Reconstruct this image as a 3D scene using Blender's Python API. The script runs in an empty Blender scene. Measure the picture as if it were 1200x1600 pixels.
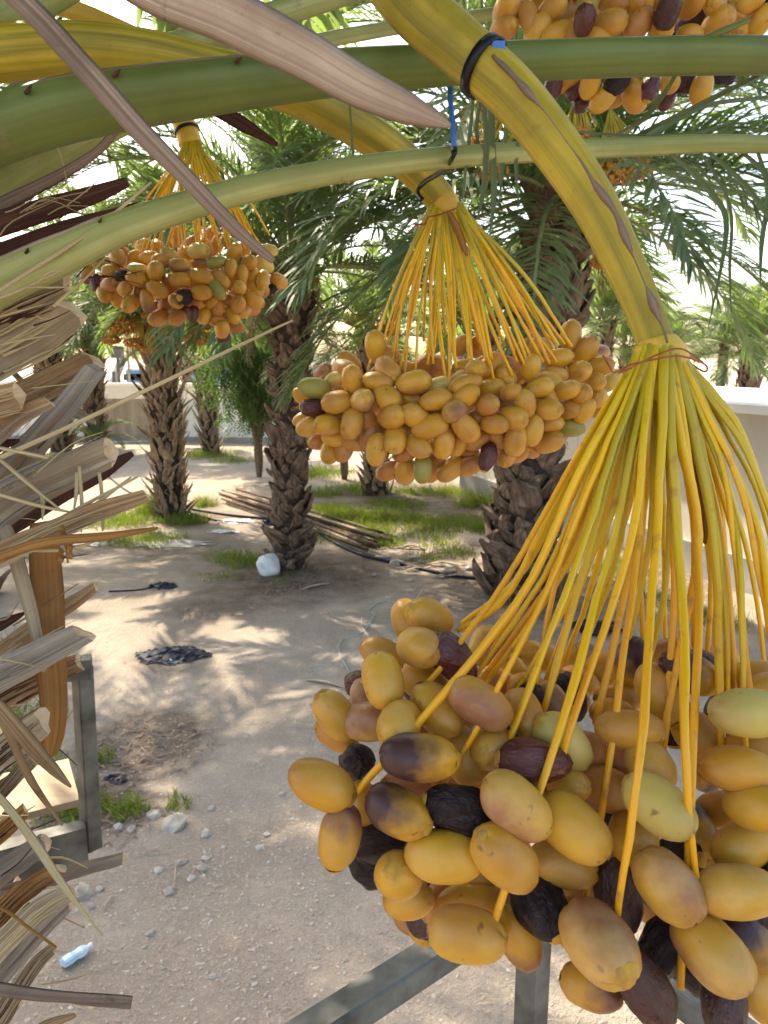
import bpy, math, random
import numpy as np
from mathutils import Vector, Matrix, noise as mnoise
R_ = math.radians
rnd = random.Random(7)

# ------------------------------------------------------------------ camera, sky, sun, exposure
sc = bpy.context.scene
col = sc.collection
H = 2.8
PITCH = R_(11.5)
FPX = 1200.0
cam_d = bpy.data.cameras.new('camera')
cam = bpy.data.objects.new('camera', cam_d); col.objects.link(cam)
cam.location = (0, 0, H); cam.rotation_euler = (math.pi/2 - PITCH, 0, 0)
cam_d.sensor_fit = 'VERTICAL'; cam_d.sensor_height = 36; cam_d.lens = FPX/1600*36
cam_d.clip_start = 0.02; cam_d.clip_end = 2000
cam_d.dof.use_dof = True; cam_d.dof.focus_distance = 0.72; cam_d.dof.aperture_fstop = 20
sc.camera = cam
SUN_AZ = (-0.56, 0.83); SUN_EL = R_(47)
w = bpy.data.worlds.new('World'); sc.world = w; w.use_nodes = True
nt = w.node_tree; bg = nt.nodes['Background']
sky = nt.nodes.new('ShaderNodeTexSky'); sky.sky_type = 'NISHITA'; sky.sun_disc = False
sky.sun_elevation = SUN_EL; sky.sun_rotation = math.atan2(SUN_AZ[0], SUN_AZ[1])
sky.dust_density = 3.0; sky.air_density = 1.0; sky.ozone_density = 1.0
nt.links.new(sky.outputs[0], bg.inputs[0]); bg.inputs[1].default_value = 0.15
sun_d = bpy.data.lights.new('sun', 'SUN'); sun_d.energy = 3.2; sun_d.angle = R_(0.6); sun_d.color = (1, 0.93, 0.82)
sun = bpy.data.objects.new('sun', sun_d); col.objects.link(sun)
ts = Vector((SUN_AZ[0]*math.cos(SUN_EL), SUN_AZ[1]*math.cos(SUN_EL), math.sin(SUN_EL)))
sun.rotation_euler = ts.to_track_quat('Z', 'Y').to_euler(); sun.location = ts*30
sc.view_settings.view_transform = 'Standard'; sc.view_settings.look = 'None'
sc.view_settings.gamma = 1; sc.view_settings.use_curve_mapping = False
sc.view_settings.use_white_balance = True; sc.view_settings.white_balance_temperature = 7250; sc.view_settings.white_balance_tint = 10
sc.view_settings.exposure = 1.88
sc.render.engine = 'CYCLES'
sc.cycles.max_bounces = 8; sc.cycles.transmission_bounces = 4; sc.cycles.transparent_max_bounces = 6

# ------------------------------------------------------------------ pixel helpers
RV = Vector((1, 0, 0)); FV = Vector((0, math.cos(PITCH), -math.sin(PITCH))); UV_ = Vector((0, math.sin(PITCH), math.cos(PITCH)))
CL = Vector((0, 0, H))
def ray(px, py): return FV + RV*((px-600)/FPX) - UV_*((py-800)/FPX)
def P(px, py, d): return CL + ray(px, py)*d
def G(px, py, z=0.0):
    r = ray(px, py); t = (z-H)/r.z
    return CL + r*t
def depth_of(p): return (p-CL).dot(FV)

# ------------------------------------------------------------------ object helpers
def tag(o, label=None, cat=None, group=None, kind=None):
    if label: o['label'] = label
    if cat: o['category'] = cat
    if group: o['group'] = group
    if kind: o['kind'] = kind
    return o
def empty(name, loc, label, cat, group=None):
    o = bpy.data.objects.new(name, None); col.objects.link(o); o.location = loc
    o.empty_display_size = 0.1
    return tag(o, label, cat, group)
def setp(o, parent):
    """parent without moving: the thing's Empty carries only a translation"""
    o.parent = parent
    L = Vector(parent.location)
    o.matrix_parent_inverse = Matrix.Translation(-L)
    return o
class MB:
    def __init__(s): s.v = []; s.f = []; s.m = []; s.uv = []
    def add(s, vs, fs, mi=0, uvs=None):
        b = len(s.v); s.v += [tuple(x) for x in vs]
        for k, f in enumerate(fs):
            s.f.append([b+i for i in f]); s.m.append(mi)
            if uvs: s.uv.append([uvs[i] for i in f])
            else: s.uv.append([(0, 0)]*len(f))
    def box(s, c, sx, sy, sz, rot=None, mi=0):
        M = rot or Matrix.Identity(3); c = Vector(c)
        vs = [c + M @ Vector((x*sx/2, y*sy/2, z*sz/2)) for x in (-1, 1) for y in (-1, 1) for z in (-1, 1)]
        s.add(vs, [(0,1,3,2),(4,6,7,5),(0,4,5,1),(2,3,7,6),(0,2,6,4),(1,5,7,3)], mi)
    def sweep(s, pts, ws, prof, side=None, mi=0, mcap=None, capend=True, capstart=True, rag=None):
        """pts: world points; ws: width per point; prof: unit cross-section; side(p,t)->unit width direction"""
        n = len(pts); k = len(prof); vs = []; uvs = []; L = 0
        T = []
        for i in range(n):
            t = (pts[min(i+1, n-1)]-pts[max(i-1, 0)]); T.append(t.normalized() if t.length > 1e-9 else Vector((0,0,1)))
        nrm = None
        for i in range(n):
            if side: a = side(pts[i], T[i])
            else:
                if nrm is None: nrm = T[i].orthogonal()
                a = (nrm - T[i]*nrm.dot(T[i])).normalized(); nrm = a
            b = T[i].cross(a).normalized()
            if i: L += (pts[i]-pts[i-1]).length
            for j, (x, y) in enumerate(prof):
                q = pts[i] + a*(x*ws[i]) + b*(y*ws[i])
                if rag and i == n-1: q = q + T[i]*ws[i]*(rag[0]*x + rag[1]*y + rag[2]*(mnoise.noise(q*90)))
                vs.append(q); uvs.append((j/k, L))
        fs = [(i*k+j, i*k+(j+1) % k, (i+1)*k+(j+1) % k, (i+1)*k+j) for i in range(n-1) for j in range(k)]
        s.add(vs, fs, mi, uvs)
        b0 = len(s.v)-n*k
        if capstart: s.f.append([b0+j for j in reversed(range(k))]); s.m.append(mi); s.uv.append([uvs[0]]*k)
        if capend:
            s.f.append([b0+(n-1)*k+j for j in range(k)]); s.m.append(mi if mcap is None else mcap); s.uv.append([uvs[-1]]*k)
    def mesh(s, name, mats, smooth=True):
        me = bpy.data.meshes.new(name); me.from_pydata(s.v, [], s.f); me.update()
        for m in mats: me.materials.append(m)
        me.polygons.foreach_set('material_index', s.m)
        me.polygons.foreach_set('use_smooth', [smooth]*len(s.f))
        ul = me.uv_layers.new(name='UVMap')
        flat = [c for f in s.uv for p in f for c in p]
        ul.data.foreach_set('uv', flat)
        return me
    def build(s, name, mats, parent=None, smooth=True, loc=None, kind=None):
        if not isinstance(mats, (list, tuple)): mats = [mats]
        if loc is not None:
            s.v = [(x-loc[0], y-loc[1], z-loc[2]) for x, y, z in s.v]
        o = bpy.data.objects.new(name, s.mesh(name, mats, smooth)); col.objects.link(o)
        if loc is not None: o.location = loc
        if parent: setp(o, parent)
        if kind: o['kind'] = kind
        return o
def circle(n, rx=0.5, ry=0.5, off=0): return [(rx*math.cos(2*math.pi*j/n+off), ry*math.sin(2*math.pi*j/n+off)) for j in range(n)]
def catmull(pts, ws, sub):
    out = []; wo = []; n = len(pts)
    for i in range(n-1):
        p0, p1, p2, p3 = pts[max(i-1,0)], pts[i], pts[i+1], pts[min(i+2,n-1)]
        for k in range(sub):
            t = k/sub
            out.append(0.5*((2*p1)+(p2-p0)*t+(2*p0-5*p1+4*p2-p3)*t*t+(3*p1-p0-3*p2+p3)*t**3)); wo.append(ws[i]+(ws[i+1]-ws[i])*t)
    out.append(pts[-1].copy()); wo.append(ws[-1])
    return out, wo
def px_path(lst, sub=5):
    """lst of (px,py,d,width_px) -> world path and metric widths"""
    return catmull([P(a, b, d) for a, b, d, _ in lst], [wd*d/FPX for _, _, d, wd in lst], sub)
def facing(p, t):
    v = (p-CL).normalized(); a = t.cross(v)
    return a.normalized() if a.length > 1e-6 else t.orthogonal().normalized()
def wobble(pts, amp, freq, seed=0):
    return [p + Vector(mnoise.noise_vector(p*freq+Vector((seed*3.1, seed*1.7, 0))))*amp for p in pts]

# ------------------------------------------------------------------ materials
def new_mat(name):
    m = bpy.data.materials.new(name); m.use_nodes = True
    n = m.node_tree.nodes; return m, m.node_tree, n['Principled BSDF']
def N(nt, t, **kw):
    n = nt.nodes.new(t)
    for k, v in kw.items():
        if k in n.inputs: n.inputs[k].default_value = v
        else: setattr(n, k, v)
    return n
def c4(c): return (c[0], c[1], c[2], 1)
def ramp(nt, src, stops):
    r = nt.nodes.new('ShaderNodeValToRGB'); e = r.color_ramp.elements
    while len(e) < len(stops): e.new(0.5)
    for q, (pos, c) in zip(e, stops): q.position = pos; q.color = c4(c)
    nt.links.new(src, r.inputs[0]); return r.outputs[0]
def mixc(nt, fac, a, b, mode='MIX'):
    n = nt.nodes.new('ShaderNodeMix'); n.data_type = 'RGBA'; n.blend_type = mode
    for sock, val in ((n.inputs[0], fac), (n.inputs[6], a), (n.inputs[7], b)):
        if hasattr(val, 'links'): nt.links.new(val, sock)
        elif isinstance(val, (int, float)): sock.default_value = val
        else: sock.default_value = c4(val)
    return n.outputs[2]
def math_(nt, op, a, b=0.0):
    n = nt.nodes.new('ShaderNodeMath'); n.operation = op
    for sock, val in ((n.inputs[0], a), (n.inputs[1], b)):
        if hasattr(val, 'links'): nt.links.new(val, sock)
        else: sock.default_value = val
    return n.outputs[0]
def coords(nt, kind='Object', scale=(1,1,1), rand=True):
    tc = nt.nodes.new('ShaderNodeTexCoord'); mp = nt.nodes.new('ShaderNodeMapping'); mp.inputs['Scale'].default_value = scale
    nt.links.new(tc.outputs[kind], mp.inputs[0])
    if rand:
        oi = nt.nodes.new('ShaderNodeObjectInfo'); mu = math_(nt, 'MULTIPLY', oi.outputs['Random'], 37.0)
        cb = nt.nodes.new('ShaderNodeCombineXYZ')
        for i in range(3): nt.links.new(mu, cb.inputs[i])
        nt.links.new(cb.outputs[0], mp.inputs['Location'])
    return mp.outputs[0]
def noise(nt, vec, scale, detail=4, rough=0.55, dist=0.0):
    n = N(nt, 'ShaderNodeTexNoise', Scale=scale, Detail=detail, Roughness=rough, Distortion=dist); nt.links.new(vec, n.inputs['Vector']); return n.outputs['Fac']
def bump(nt, bs, h, strength=0.3, dist=0.01):
    b = N(nt, 'ShaderNodeBump', Strength=strength, Distance=dist); nt.links.new(h, b.inputs['Height']); nt.links.new(b.outputs[0], bs.inputs['Normal'])
def simple(name, c1, c2, scale=8, rough=0.8, bmp=0.3, bd=0.01, kind='Object', sc3=(1,1,1), detail=6, lo=0.35, hi=0.65, spec=0.3, metal=0.0):
    m, t, b = new_mat(name); v = coords(t, kind, sc3); f = noise(t, v, scale, detail)
    t.links.new(ramp(t, f, [(lo, c1), (hi, c2)]), b.inputs['Base Color'])
    b.inputs['Roughness'].default_value = rough; b.inputs['Specular IOR Level'].default_value = spec; b.inputs['Metallic'].default_value = metal
    if bmp: bump(t, b, noise(t, v, scale*2.3, 8), bmp, bd)
    return m
M = {}
def fibre(name, c_dark, c_mid, c_light, rough=0.75, streak=(30, 2.2), bmp=0.5, speck=None, spec=0.25, edge=None):
    """plant tissue with streaks along its length (uv: around, metres along)"""
    m, t, b = new_mat(name)
    v = coords(t, 'UV', (streak[0], streak[1], 1)); f = noise(t, v, 1.0, 6, 0.6, 0.4)
    v2 = coords(t, 'Object'); f2 = noise(t, v2, 9.0, 5)
    c = ramp(t, f, [(0.3, c_dark), (0.5, c_mid), (0.72, c_light)])
    c = mixc(t, ramp(t, f2, [(0.42, (0,0,0)), (0.72, (0.75,0.75,0.75))]), c, c_dark)
    if speck:
        s = noise(t, v2, 110.0, 3, 0.7); c = mixc(t, ramp(t, s, [(0.66, (0,0,0)), (0.76, (0.6,0.6,0.6))]), c, speck)
        s2 = noise(t, v2, 22.0, 6, 0.7); c = mixc(t, ramp(t, s2, [(0.62, (0,0,0)), (0.70, (0.7,0.7,0.7))]), c, speck)
    t.links.new(c, b.inputs['Base Color'])
    b.inputs['Roughness'].default_value = rough; b.inputs['Specular IOR Level'].default_value = spec
    bump(t, b, math_(t, 'ADD', f, math_(t, 'MULTIPLY', f2, 0.6)), bmp, 0.004)
    return m
M['petiole'] = fibre('green_petiole', (0.075,0.095,0.018), (0.115,0.15,0.030), (0.17,0.21,0.06), 0.5, (6, 1.2), 0.15, speck=(0.17,0.12,0.05), spec=0.4)
M['petiole_pale'] = fibre('pale_green_petiole', (0.18,0.20,0.055), (0.28,0.30,0.10), (0.42,0.42,0.19), 0.55, (7, 1.6), 0.2, speck=(0.22,0.15,0.07), spec=0.4)
M['stalk'] = fibre('yellow_green_stalk', (0.19,0.15,0.012), (0.40,0.295,0.022), (0.58,0.41,0.05), 0.5, (16, 2.2), 0.35, speck=(0.20,0.12,0.03), spec=0.4)
M['stalk_orange'] = fibre('orange_stalk', (0.55,0.32,0.04), (0.66,0.42,0.05), (0.75,0.50,0.08), 0.5, (8, 1.0), 0.15, spec=0.4)
M['stub'] = fibre('grey_tan_leaf_base', (0.15,0.105,0.065), (0.36,0.285,0.185), (0.50,0.41,0.29), 0.85, (11, 1.5), 0.45, speck=(0.10,0.065,0.04))
M['stub_grey'] = fibre('weathered_grey_leaf_base', (0.13,0.105,0.085), (0.30,0.25,0.20), (0.43,0.37,0.31), 0.85, (12, 1.2), 0.5)
M['stub_brown'] = fibre('brown_leaf_base', (0.15,0.075,0.03), (0.36,0.225,0.115), (0.52,0.38,0.23), 0.8, (11, 1.5), 0.5, speck=(0.09,0.045,0.02))
M['maroon'] = fibre('dark_maroon_bract', (0.035,0.012,0.010), (0.085,0.032,0.022), (0.17,0.085,0.05), 0.7, (18, 2.0), 0.6)
M['bract'] = fibre('orange_brown_bract', (0.15,0.06,0.015), (0.33,0.155,0.04), (0.46,0.25,0.08), 0.6, (16, 1.4), 0.6, speck=(0.08,0.03,0.01))
M['dryleaf'] = fibre('dry_brown_leaflet', (0.13,0.085,0.06), (0.27,0.185,0.135), (0.40,0.30,0.23), 0.8, (14, 1.0), 0.5, speck=(0.11,0.06,0.035))
M['dryleaf_pale'] = fibre('dry_pale_leaflet', (0.24,0.165,0.115), (0.42,0.315,0.235), (0.56,0.45,0.36), 0.8, (14, 1.0), 0.5, speck=(0.16,0.09,0.05))
M['straw'] = fibre('straw', (0.32,0.24,0.12), (0.48,0.38,0.21), (0.58,0.48,0.29), 0.7, (6, 4), 0.3)
M['cut'] = simple('cut_face', (0.42,0.29,0.16), (0.66,0.52,0.35), 45, 0.9, 0.9, 0.004)
# strand: green-yellow at the top to orange-yellow below; v of the uv is metres along
m, t, b = new_mat('yellow_strand'); v = coords(t, 'UV', (1,1,1), rand=False)
sx = N(t, 'ShaderNodeSeparateXYZ'); t.links.new(v, sx.inputs[0])
oi = N(t, 'ShaderNodeObjectInfo')
vv = math_(t, 'ADD', math_(t, 'MULTIPLY', sx.outputs[1], 3.6), math_(t, 'MULTIPLY', math_(t, 'SUBTRACT', oi.outputs['Random'], 0.5), 0.8))
c = ramp(t, vv, [(0.0, (0.42,0.32,0.016)), (0.32, (0.62,0.43,0.010)), (0.6, (0.80,0.45,0.006)), (1.0, (0.78,0.37,0.010))])
f = noise(t, coords(t, 'Object'), 60, 4); c = mixc(t, ramp(t, f, [(0.60,(0,0,0)),(0.72,(0.6,0.6,0.6))]), c, (0.34,0.14,0.02))
f = noise(t, coords(t, 'UV', (3, 40, 1)), 1.0, 5, 0.7); c = mixc(t, ramp(t, f, [(0.66,(0,0,0)),(0.72,(0.7,0.7,0.7))]), c, (0.22,0.10,0.03))
t.links.new(c, b.inputs['Base Color']); b.inputs['Roughness'].default_value = 0.36; b.inputs['Specular IOR Level'].default_value = 0.5
b.inputs['Subsurface Weight'].default_value = 0.12; b.inputs['Subsurface Radius'].default_value = (0.006,0.003,0.001); b.inputs['Subsurface Scale'].default_value = 0.5
bump(t, b, noise(t, coords(t, 'UV', (6, 14, 1)), 1.0, 4), 0.25, 0.002); M['strand'] = m

def date_mat(name, base, alt, blush=None, blush_amt=0.0, dark=None, dark_from=None, bloom=0.20, rough=0.44, wr=0.0, spec=0.45, sss=0.07):
    m, t, b = new_mat(name)
    oi = N(t, 'ShaderNodeObjectInfo'); v = coords(t, 'Object'); vr = coords(t, 'Object', rand=False)
    f = noise(t, v, 38, 4)
    c = mixc(t, oi.outputs['Random'], base, alt)
    c = mixc(t, ramp(t, f, [(0.35,(0,0,0)),(0.75,(0.55,0.55,0.55))]), c, [x*0.78 for x in alt])
    sx = N(t, 'ShaderNodeSeparateXYZ'); t.links.new(vr, sx.inputs[0])
    tipg = math_(t, 'ADD', math_(t, 'MULTIPLY', sx.outputs[0], 26.0), math_(t, 'MULTIPLY', oi.outputs['Random'], 0.5))
    c = mixc(t, ramp(t, tipg, [(0.45,(0,0,0)),(1.0,(0.55,0.55,0.55))]), c, [alt[0]*.62, alt[1]*.5, alt[2]*.6])
    if dark is not None:
        g = math_(t, 'ADD', math_(t, 'MULTIPLY', sx.outputs[0], 22.0), math_(t, 'MULTIPLY', math_(t, 'SUBTRACT', noise(t, v, 55, 3), 0.5), 0.9))
        g = math_(t, 'ADD', g, 0.5+dark_from)
        c = mixc(t, ramp(t, g, [(0.25,(0,0,0)),(0.75,(1,1,1))]), c, dark)
    if blush is not None:
        n2 = math_(t, 'ADD', math_(t, 'MULTIPLY', sx.outputs[2], 26.0), math_(t, 'ADD', noise(t, v, 34, 3), blush_amt))
        c = mixc(t, ramp(t, n2, [(0.45,(0,0,0)),(0.95,(0.85,0.85,0.85))]), c, blush)
    # scars and specks
    sp = noise(t, v, 95, 2); c = mixc(t, ramp(t, sp, [(0.69,(0,0,0)),(0.74,(0.75,0.75,0.75))]), c, (0.16,0.07,0.02))
    # waxy bloom in thin patches
    bl = noise(t, v, 30, 5, 0.65); c = mixc(t, math_(t, 'MULTIPLY', ramp(t, bl, [(0.42,(0,0,0)),(0.7,(1,1,1))]), bloom), c, (0.66,0.48,0.24) if dark is None and wr == 0 else (0.30,0.25,0.27))
    t.links.new(c, b.inputs['Base Color'])
    b.inputs['Roughness'].default_value = rough; b.inputs['Specular IOR Level'].default_value = spec
    b.inputs['Subsurface Weight'].default_value = sss; b.inputs['Subsurface Radius'].default_value = (0.008,0.004,0.0015); b.inputs['Subsurface Scale'].default_value = 0.6
    h = noise(t, v, 240, 3)
    if wr:
        vs = coords(t, 'Object', (0.35,1,1)); h = math_(t, 'ADD', math_(t, 'MULTIPLY', noise(t, vs, 150, 6, 0.6, 0.8), 3.0), h)
    bump(t, b, h, 0.10 + wr, 0.0025)
    return m
Y1, Y2 = (0.62,0.335,0.026), (0.53,0.25,0.016)
DM = {
 'Y': date_mat('date_yellow', Y1, Y2, blush=(0.40,0.17,0.035), blush_amt=-0.12),
 'B': date_mat('date_amber', (0.52,0.23,0.035), (0.44,0.17,0.03), blush=(0.32,0.12,0.04), blush_amt=0.1),
 'P': date_mat('date_blushed', (0.62,0.35,0.05), (0.55,0.275,0.03), blush=(0.22,0.075,0.05), blush_amt=0.08, bloom=0.38),
 'H': date_mat('date_half_ripe', Y1, Y2, dark=(0.045,0.011,0.010), dark_from=0.15, bloom=0.10),
 'T': date_mat('date_brown_tip', Y1, Y2, dark=(0.16,0.05,0.02), dark_from=-0.25, bloom=0.2),
 'G': date_mat('date_pale_green', (0.58,0.42,0.10), (0.50,0.38,0.09)),
 'O': date_mat('date_olive', (0.30,0.27,0.04), (0.25,0.24,0.05), bloom=0.15),
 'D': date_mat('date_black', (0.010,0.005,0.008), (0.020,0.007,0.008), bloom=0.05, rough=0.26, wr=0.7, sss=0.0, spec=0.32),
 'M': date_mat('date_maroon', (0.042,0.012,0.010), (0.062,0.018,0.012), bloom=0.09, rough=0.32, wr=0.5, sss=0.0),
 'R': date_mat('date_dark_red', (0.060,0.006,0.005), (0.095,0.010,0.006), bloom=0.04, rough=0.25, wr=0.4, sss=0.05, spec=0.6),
}
M['calyx'] = simple('calyx', (0.56,0.33,0.05), (0.36,0.18,0.04), 90, 0.7, 0.4, 0.002)
# leaves: thin, light passes through
def leaf_mat(name, c1, c2, trans=0.45, rough=0.5):
    m, t, b = new_mat(name); oi = N(t, 'ShaderNodeObjectInfo'); v = coords(t, 'Object')
    c = mixc(t, oi.outputs['Random'], c1, c2); c = mixc(t, ramp(t, noise(t, v, 3.0, 3), [(0.35,(0,0,0)),(0.7,(0.5,0.5,0.5))]), c, [x*0.6 for x in c2])
    t.links.new(c, b.inputs['Base Color']); b.inputs['Roughness'].default_value = rough; b.inputs['Specular IOR Level'].default_value = 0.4
    tr = N(t, 'ShaderNodeBsdfTranslucent'); t.links.new(mixc(t, 1.0, c, (1.25,1.35,0.55), 'MULTIPLY'), tr.inputs[0])
    mx = N(t, 'ShaderNodeMixShader'); mx.inputs[0].default_value = trans
    out = t.nodes['Material Output']; t.links.new(b.outputs[0], mx.inputs[1]); t.links.new(tr.outputs[0], mx.inputs[2]); t.links.new(mx.outputs[0], out.inputs[0])
    return m
M['leaf'] = leaf_mat('palm_leaf', (0.17,0.225,0.135), (0.145,0.20,0.085), 0.55)
M['leaf_dead'] = leaf_mat('dead_palm_leaf', (0.28,0.20,0.12), (0.22,0.15,0.09), 0.25, 0.8)
M['leaf_near'] = leaf_mat('near_palm_leaf', (0.14,0.20,0.09), (0.17,0.22,0.10), 0.35)
M['shrub_leaf'] = leaf_mat('feathery_shrub_leaf', (0.10,0.19,0.05), (0.075,0.14,0.05), 0.5)
M['grass'] = leaf_mat('weed_grass', (0.12,0.19,0.03), (0.19,0.22,0.05), 0.5)
M['rachis'] = simple('frond_midrib', (0.16,0.20,0.07), (0.28,0.28,0.12), 6, 0.6, 0.1)
M['boot'] = fibre('trunk_leaf_base', (0.07,0.045,0.03), (0.27,0.185,0.12), (0.45,0.345,0.24), 0.9, (10, 9), 0.9)
M['boot_gold'] = fibre('golden_brown_leaf_base', (0.09,0.055,0.035), (0.34,0.235,0.15), (0.52,0.40,0.27), 0.9, (8, 9), 0.8)
M['boot_dark'] = fibre('dark_trunk_leaf_base', (0.04,0.025,0.018), (0.17,0.11,0.072), (0.34,0.25,0.175), 0.9, (10, 9), 1.0)
M['trunk'] = simple('trunk_fibre', (0.028,0.018,0.013), (0.085,0.055,0.038), 20, 0.95, 1.0, 0.03)
M['galv'] = simple('weathered_galvanised_steel', (0.045,0.046,0.040), (0.19,0.195,0.18), 17, 0.7, 0.3, 0.002, detail=10, metal=0.2, spec=0.4, lo=0.3, hi=0.7)
M['steel_dark'] = simple('grimy_steel', (0.05,0.048,0.038), (0.17,0.175,0.155), 11, 0.65, 0.3, 0.002, detail=9, metal=0.2)
M['board'] = simple('plywood_deck', (0.26,0.20,0.13), (0.40,0.31,0.21), 4, 0.85, 0.3, 0.003, sc3=(1,6,1))
M['blackplastic'] = simple('black_plastic', (0.003,0.006,0.016), (0.010,0.016,0.034), 30, 0.55, 0.4, 0.006, spec=0.22)
M['blacktie'] = simple('black_nylon', (0.003,0.004,0.007), (0.007,0.009,0.014), 40, 0.4, 0.1, 0.001, spec=0.3)
M['bluetie'] = simple('blue_plastic_strap', (0.03,0.12,0.42), (0.05,0.20,0.60), 20, 0.4, 0.1, 0.001, spec=0.5)
M['redwire'] = simple('red_wire', (0.24,0.05,0.02), (0.36,0.10,0.04), 60, 0.5, 0.1, 0.001)
M['greywire'] = simple('grey_cable', (0.30,0.29,0.27), (0.45,0.44,0.41), 20, 0.6, 0.1, 0.002)
M['whitebag'] = simple('white_woven_sack', (0.66,0.66,0.66), (0.82,0.82,0.80), 12, 0.6, 0.5, 0.02)
M['bottle'] = simple('pale_blue_plastic', (0.40,0.62,0.78), (0.66,0.80,0.86), 14, 0.18, 0.3, 0.004, spec=0.7)
M['gravel'] = simple('mixed_gravel', (0.30,0.25,0.20), (0.58,0.51,0.42), 26, 0.9, 0.4, 0.006, detail=2, lo=0.25, hi=0.75)
M['stone'] = simple('limestone', (0.27,0.235,0.195), (0.47,0.425,0.36), 9, 0.9, 0.6, 0.01)
M['rod'] = simple('rusty_rod', (0.06,0.032,0.022), (0.16,0.09,0.06), 12, 0.85, 0.4, 0.006)
M['concrete'] = simple('cream_plaster', (0.56,0.51,0.42), (0.70,0.64,0.54), 1.2, 0.9, 0.25, 0.01, detail=9)
M['plinth'] = simple('grey_concrete', (0.26,0.25,0.235), (0.42,0.40,0.37), 2.0, 0.9, 0.4, 0.01, detail=9)
M['roofwhite'] = simple('white_roof', (0.70,0.68,0.64), (0.82,0.80,0.77), 1.5, 0.85, 0.2, 0.01)
M['sheet'] = simple('white_metal_sheet', (0.72,0.72,0.70), (0.86,0.86,0.84), 0.9, 0.55, 0.1, 0.005, sc3=(1.4,1.4,0.25), detail=8)
M['sheet_tan'] = simple('tan_metal_sheet', (0.38,0.31,0.24), (0.52,0.45,0.36), 0.9, 0.6, 0.1, 0.005, sc3=(1.4,1.4,0.25), detail=8)
M['bluewall'] = simple('blue_cladding', (0.10,0.24,0.52), (0.16,0.32,0.62), 0.8, 0.5, 0.05, 0.005)
M['bark'] = simple('shrub_bark', (0.10,0.07,0.05), (0.20,0.15,0.11), 20, 0.9, 0.6, 0.01)
M['fardate'] = simple('far_orange_dates', (0.42,0.19,0.045), (0.55,0.27,0.06), 25, 0.6, 0.0)
M['farstrand'] = simple('far_yellow_strands', (0.55,0.37,0.05), (0.66,0.48,0.08), 10, 0.5, 0.0)
# ground: dry sandy soil with damp, organic patches where the palms are watered
m, t, b = new_mat('sandy_soil'); v = coords(t, 'Object', rand=False)
f1 = noise(t, v, 0.55, 8, 0.62); f2 = noise(t, v, 5.0, 8, 0.65); f3 = noise(t, v, 38.0, 5, 0.7); f4 = noise(t, v, 150.0, 3, 0.7)
c = ramp(t, f1, [(0.34,(0.31,0.245,0.185)), (0.50,(0.44,0.36,0.28)), (0.66,(0.54,0.45,0.355))])
c = mixc(t, ramp(t, f2, [(0.40,(0.0,0.0,0.0)),(0.70,(0.75,0.75,0.75))]), c, (0.35,0.295,0.235))
c = mixc(t, ramp(t, f3, [(0.52,(0,0,0)),(0.68,(0.7,0.7,0.7))]), c, (0.56,0.48,0.39))
c = mixc(t, ramp(t, f4, [(0.30,(0.7,0.7,0.7)),(0.45,(0,0,0))]), c, (0.15,0.115,0.09))
at = N(t, 'ShaderNodeAttribute', attribute_name='damp')
dm = math_(t, 'MULTIPLY', at.outputs['Fac'], ramp(t, f2, [(0.25,(0.45,0.45,0.45)),(0.6,(1,1,1))]))
c = mixc(t, dm, c, (0.095,0.065,0.048))
t.links.new(c, b.inputs['Base Color']); b.inputs['Roughness'].default_value = 0.95; b.inputs['Specular IOR Level'].default_value = 0.15
bump(t, b, math_(t, 'ADD', math_(t, 'MULTIPLY', f2, 1.5), math_(t, 'ADD', f3, math_(t, 'MULTIPLY', f4, 0.4))), 0.9, 0.03); M['soil'] = m

# ------------------------------------------------------------------ ground
PALM_BASES = {}
def gh(x, y):
    """height of the ground"""
    return 0.045*mnoise.noise(Vector((x*0.35, y*0.35, 3))) + 0.02*mnoise.noise(Vector((x*1.3, y*1.3, 9)))
def on(px, py, dz=0.0):
    p = G(px, py); p.z = gh(p.x, p.y)+dz; return p
bases = {  # name: base pixel
 'a': (453, 884), 'b': (268, 806), 'c': (812, 925), 'd': (330, 708), 'e': (152, 700), 'f': (95, 705), 'g': (588, 772)}
base_pt = {k: G(*v) for k, v in bases.items()}
damp_spots = [(base_pt['a'].x+0.15, base_pt['a'].y-0.35, 1.3, 0.9), (base_pt['b'].x, base_pt['b'].y, 1.3, 0.6), (base_pt['c'].x, base_pt['c'].y, 1.5, 0.7), (base_pt['g'].x+1.2, base_pt['g'].y-0.3, 2.4, 0.8), (base_pt['d'].x, base_pt['d'].y, 1.1, 0.6)]
for (px, py, r, a) in [(330,950,0.5,0.5),(230,1160,0.55,0.75),(140,1260,0.4,0.8),(560,800,0.9,0.5),(690,800,1.3,0.7),(280,860,1.0,0.55),(1010,900,1.2,0.6),(140,850,0.9,0.6),(260,1030,0.42,0.45),(740,1100,0.6,.4)]:
    q = G(px, py); damp_spots.append((q.x, q.y, r, a))
def grid_axis(lo, hi, n0, n1, step):
    a = list(np.arange(n0, n1+1e-6, step)); x = n0; s = step
    pre = []
    while x > lo: s *= 1.35; x -= s; pre.append(x)
    x = n1; s = step; post = []
    while x < hi: s *= 1.35; x += s; post.append(x)
    return pre[::-1]+a+post
xs = grid_axis(-400, 400, -7, 7, 0.14); ys = grid_axis(-60, 600, 1.0, 22, 0.14)
vs = []; dmp = []
for y in ys:
    for x in xs:
        vs.append((x, y, gh(x, y)))
        d = 0
        for (sx_, sy_, r, a) in damp_spots:
            q = math.hypot(x-sx_, y-sy_)/r
            if q < 1.3: d = max(d, a*max(0, min(1, (1.25-q-0.3*mnoise.noise(Vector((x*2.1, y*2.1, 0))))*1.6)))
        dmp.append(d)
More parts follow.
